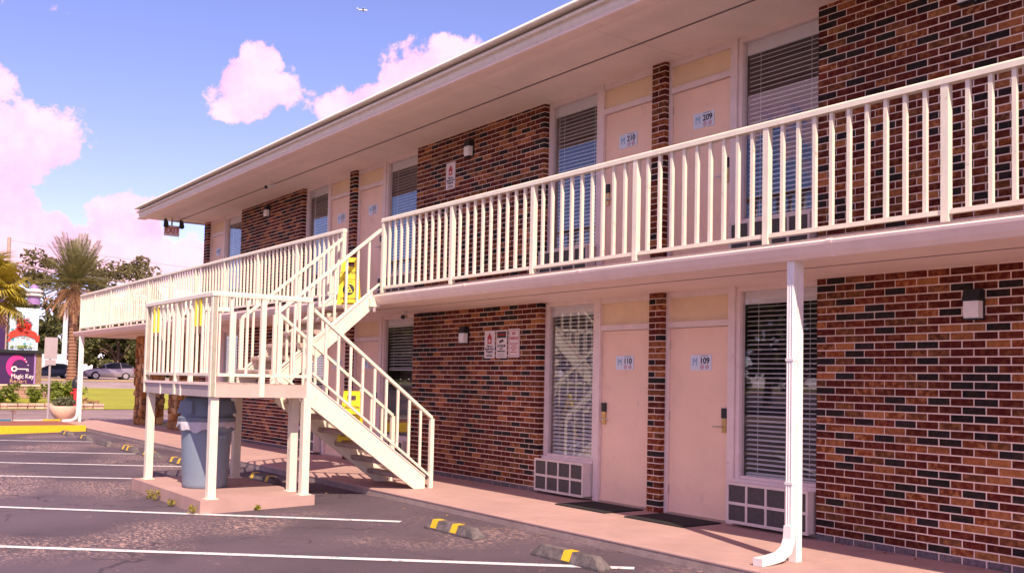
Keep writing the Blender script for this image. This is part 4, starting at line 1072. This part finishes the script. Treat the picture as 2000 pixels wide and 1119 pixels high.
tree(-128, 11.0, 14.6, 5.6, LEAFDK, 1, 'rounded olive tree behind the date palm, left of it')
tree(-134, 19.0, 17.2, 7.0, LEAFD2, 2, 'tall olive-brown tree directly behind the date palm crown', .25)
tree(-132, 27.5, 17.0, 6.6, LEAFD2, 3, 'tall loose tree behind the terrace railing end', .2)
tree(-124, 20.0, 8.6, 4.8, LEAFDK, 4, 'low dark tree behind the silver car', .05)
tree(-122, 27.0, 9.0, 5.2, LEAFDK, 5, 'low dark tree behind the terrace column and stone pillar', .05)
tree(-138, 5.0, 11.0, 5.5, LEAFDK, 6, 'dark tree behind the pylon sign', .1)
tree(-126, 36.0, 10.5, 5.8, LEAFDK, 7, 'dark tree hidden behind the terrace', .1)
tree(-123, 14.0, 6.6, 4.0, LEAFDK, 8, 'low dark tree behind the navy car', .02)
tree(-121, 2.0, 8.0, 4.4, LEAFDK, 9, 'dark tree at the left behind the fan palm', .05)

tree(-119, 23.5, 7.2, 4.4, LEAFDK, 10, 'low dark tree between the silver car and the treeline', .02, 34)
tree(-130, 23.5, 10.5, 5.4, LEAFD2, 11, 'middle-height tree between taller trees behind the terrace column', .1, 34)
tree(-121, 31.0, 8.2, 4.6, LEAFDK, 12, 'low dark tree behind the stone pillars', .02, 34)
rq = random.Random(6)
for i in range(13):
    tree(-104+i*8.6+rq.uniform(-2, 2), -50+rq.uniform(-6, 4), rq.uniform(9.5, 14), rq.uniform(5, 6.4), LEAFDK, 30+i, 'broad dark tree across the parking lot facing the motel', .0, 34, 110, .46)
def pole(name, x, y, h, r_, m, label, arms=()):
    z = gz(x, y); t = empty(name, (x, y, z), label, 'pole')
    MB().tube([(x, y, z-.2), (x, y, z+h)], [r_, r_*.75], 12).build('shaft', m, t, smooth=True)
    for a, l in arms: bx('cross_arm', m, t, x-.05, x+.05, y-l, y+l, z+a, z+a+.12)
    for a, l in arms:
        for s in (-1, 1): MB().tube([(x, y+s*l*.92, z+a+.12), (x, y+s*l*.92, z+a+.3)], .05, 6).build('insulator', GALV, t)
pole('utility_pole', -118, 11.0, 15.6, .26, WOODP, 'tall pale utility pole rising behind the fan palm', ((12.2, .9), (10.2, .9)))
pole('utility_pole', -118, 75.0, 15.6, .26, WOODP, 'utility pole standing behind the motel', ((12.2, .9), (10.2, .9)))
pole('lamp_pole', -106.5, 15.0, 8.0, .30, VANW, 'thick white pole behind the road beside the date palm trunk')
for zz, yy in ((12.55, -.8), (12.55, .8), (10.55, -.8), (10.55, .8), (15.3, 0)):
    mb = MB(); gzv = gz(-118, 11); mb.tube([(-118, 11+yy+(64)*t/12, gzv+zz-1.6*4*(t/12)*(1-t/12)) for t in range(13)], .022, 5)
    mb.build('power_line', CABLE, None, label='thin power line strung between the utility poles', category='cable', group='power lines')

# vehicles
def wheel(root, x, y, r_, s):
    wl = MB().tube([(x, y-s*.1, r_), (x, y+s*.1, r_)], r_, 22).build('wheel', TYRE, root, local=True)
    MB().tube([(x, y+s*.1005, r_), (x, y+s*.112, r_)], r_*.68, 18).build('rim', RIM, wl, local=True)
    sp = MB()
    for k in range(5):
        a = 2*math.pi*k/5; sp.tube([(x, y+s*.113, r_), (x+math.cos(a)*r_*.62, y+s*.113, r_+math.sin(a)*r_*.62)], .025, 4)
    sp.build('spoke', GALV, wl, local=True)
def car(label, loc, rz, paint, st, roof, L, wheels, r_, name='car', group='cars on the far road'):
    """st: stations (x, zbottom, zbelt, halfwidth); roof: (x, zbelt, zroof, hw belt, hw roof)"""
    t = empty(name, loc, label, 'car', group, rz)
    mb = MB()
    for x, zb, zt, hw in st:
        half = [(hw*.80, zb), (hw*.96, zb+.08), (hw, zb+(zt-zb)*.45), (hw*.985, zb+(zt-zb)*.75), (hw*.90, zt), (hw*.5, zt+.025)]
        ring = half+[(-a, b_) for a, b_ in reversed(half)]
        mb.v += [(x, a, b_) for a, b_ in ring]
    n = 12
    for i in range(len(st)-1):
        for k in range(n): mb.f.append((i*n+k, i*n+(k+1) % n, (i+1)*n+(k+1) % n, (i+1)*n+k))
    mb.f += [tuple(range(n-1, -1, -1)), tuple((len(st)-1)*n+k for k in range(n))]
    mb.build('body', paint, t, local=True, smooth=True)
    gh = MB()
    for x, zb, zr, hb, hr in roof: gh.v += [(x, hb, zb), (x, (hb+hr)/2+.02, (zb+zr)/2), (x, hr, zr), (x, -hr, zr), (x, -(hb+hr)/2-.02, (zb+zr)/2), (x, -hb, zb)]
    for i in range(len(roof)-1):
        for k in range(6): gh.f.append((i*6+k, i*6+(k+1) % 6, i*6+6+(k+1) % 6, i*6+6+k))
    gh.f += [(5, 4, 3, 2, 1, 0), tuple((len(roof)-1)*6+k for k in range(6))]
    gh.build('windows', CARGL, t, local=True, smooth=True)
    rf = MB(); rr_ = [q for q in roof if q[2]-q[1] > .15]
    for x, zb, zr, hb, hr in rr_: rf.v += [(x, hr+.015, zr-.03), (x, hr*.8, zr+.02), (x, -hr*.8, zr+.02), (x, -hr-.015, zr-.03)]
    for i in range(len(rr_)-1):
        for k in range(4): rf.f.append((i*4+k, i*4+(k+1) % 4, i*4+4+(k+1) % 4, i*4+4+k))
    rf.f += [(3, 2, 1, 0), tuple((len(rr_)-1)*4+k for k in range(4))]
    rf.build('roof', paint, t, local=True, smooth=True)
    for i in (1, len(roof)//2, len(roof)-2):
        x, zb, zr, hb, hr = roof[i]
        for s in (-1, 1): MB().tube([(x, s*(hb+.012), zb), (x+.04, s*((hb+hr)/2+.03), (zb+zr)/2), (x+.08, s*(hr+.008), zr)], .04, 5).build('pillar', paint, t, local=True)
    for x in wheels:
        for s in (-1, 1):
            hw = .90
            MB().tube([(x, s*(hw-.14), r_+.02), (x, s*(hw+.012), r_+.02)], r_*1.16, 22).build('wheel_arch', TYRE, t, local=True)
            wheel(t, x, s*(hw-.07), r_, s)
    zf = st[0][2]; xf = st[0][0]; xb = st[-1][0]
    for s in (-1, 1):
        MB().tube([(xf-.0, s*.55, zf-.08), (xf-.35, s*.78, zf+.02)], [.07, .05], 8).build('headlight', HEADL, t, local=True)
        MB().tube([(xb-.02, s*.60, st[-1][2]-.12), (xb+.18, s*.84, st[-1][2]-.06)], [.09, .06], 8).build('taillight', TAILL, t, local=True)
        MB().box(.62, .80, s*.92-.09, s*.92+.09, .98, 1.10).build('mirror', paint, t, local=True)
suv = [(2.32, .34, .72, .62), (2.2, .24, .86, .80), (1.7, .22, 1.00, .90), (1.0, .22, 1.08, .925), (0, .22, 1.10, .93), (-1.0, .22, 1.13, .93), (-1.8, .24, 1.16, .92), (-2.2, .28, 1.18, .84), (-2.34, .40, 1.10, .70)]
suvr = [(1.1, 1.06, 1.09, .84, .76), (.45, 1.08, 1.46, .85, .66), (-.2, 1.08, 1.66, .85, .62), (-1.0, 1.1, 1.68, .85, .60), (-1.7, 1.12, 1.60, .84, .58), (-2.2, 1.14, 1.30, .78, .6), (-2.3, 1.12, 1.16, .7, .6)]
sed = [(2.25, .34, .64, .62), (2.1, .22, .76, .80), (1.5, .2, .88, .87), (.8, .2, .93, .90), (0, .2, .95, .90), (-1.0, .2, .97, .90), (-1.8, .22, .98, .88), (-2.15, .26, .97, .80), (-2.25, .38, .9, .68)]
sedr = [(1.05, .92, .95, .82, .74), (.3, .93, 1.30, .82, .62), (-.3, .93, 1.45, .82, .58), (-1.1, .95, 1.42, .82, .56), (-1.75, .96, 1.20, .78, .58), (-2.05, .96, 1.0, .72, .6)]
# cars drive along the road (y direction), fronts towards -y
zc = gz(-97.2, 17)+.004
car('silver-grey SUV passing on the far road', (-98.2, 17.55, gz(-98.2, 17)+.004), R(-90), SILVER, suv, suvr, 4.7, (1.45, -1.42), .36)
car('dark navy hatchback on the far road beside the sign post', (-100.2, 12.55, gz(-100.2, 12)+.004), R(-90), NAVY, sed, sedr, 4.5, (1.38, -1.35), .33)
t = empty('delivery_van', (-105.5, 12.2, gz(-105.5, 12)+.004), 'white van behind the navy hatchback', 'van', rz=R(-90))
vb = MB().prism([(-2.6, .3), (2.5, .3), (2.6, .9), (2.35, 1.3), (1.75, 1.45), (1.2, 2.25), (1.0, 2.35), (-2.5, 2.4), (-2.6, 2.3)], 'y', -.98, .98)
vb.build('body', VANW, t, local=True)
for s in (-1, 1): MB().prism([(1.68, 1.45), (1.2, 2.1), (.6, 2.1), (.6, 1.45)], 'y', s*.985-.004, s*.985+.004).build('window', CARGL, t, local=True)
MB().prism([(1.80, 1.50), (1.28, 2.20), (1.31, 2.21), (1.83, 1.51)], 'y', -.85, .85).build('windscreen', CARGL, t, local=True)
for x in (1.6, -1.6):
    for s in (-1, 1): wheel(t, x, s*.9, .36, s)
# distant aeroplane
ap = empty('aeroplane', (-1000, 498, 423), 'tiny white aeroplane high in the blue sky', 'aeroplane', rz=R(62))
MB().tube([(6.4, 0, 0), (5.2, 0, 0), (3, 0, 0), (-3, 0, .1), (-6, 0, .5)], [.1, .6, .8, .7, .15], 12).build('fuselage', AIRW, ap, local=True, smooth=True)
MB().prism([(1.4, 6.2), (.4, 6.2), (-.4, .5), (-.4, -.5), (.4, -6.2), (1.4, -6.2), (1.8, 0)], 'z', .35, .6).build('wing', AIRW, ap, local=True)
MB().prism([(-4.9, 2.2), (-5.6, 2.2), (-6.0, 0), (-5.6, -2.2), (-4.9, -2.2), (-4.5, 0)], 'z', .45, .6).build('tailplane', AIRW, ap, local=True)
MB().prism([(-4.4, .4), (-6.0, .4), (-6.4, 2.4), (-5.6, 2.4)], 'y', -.12, .12).build('fin', AIRW, ap, local=True)
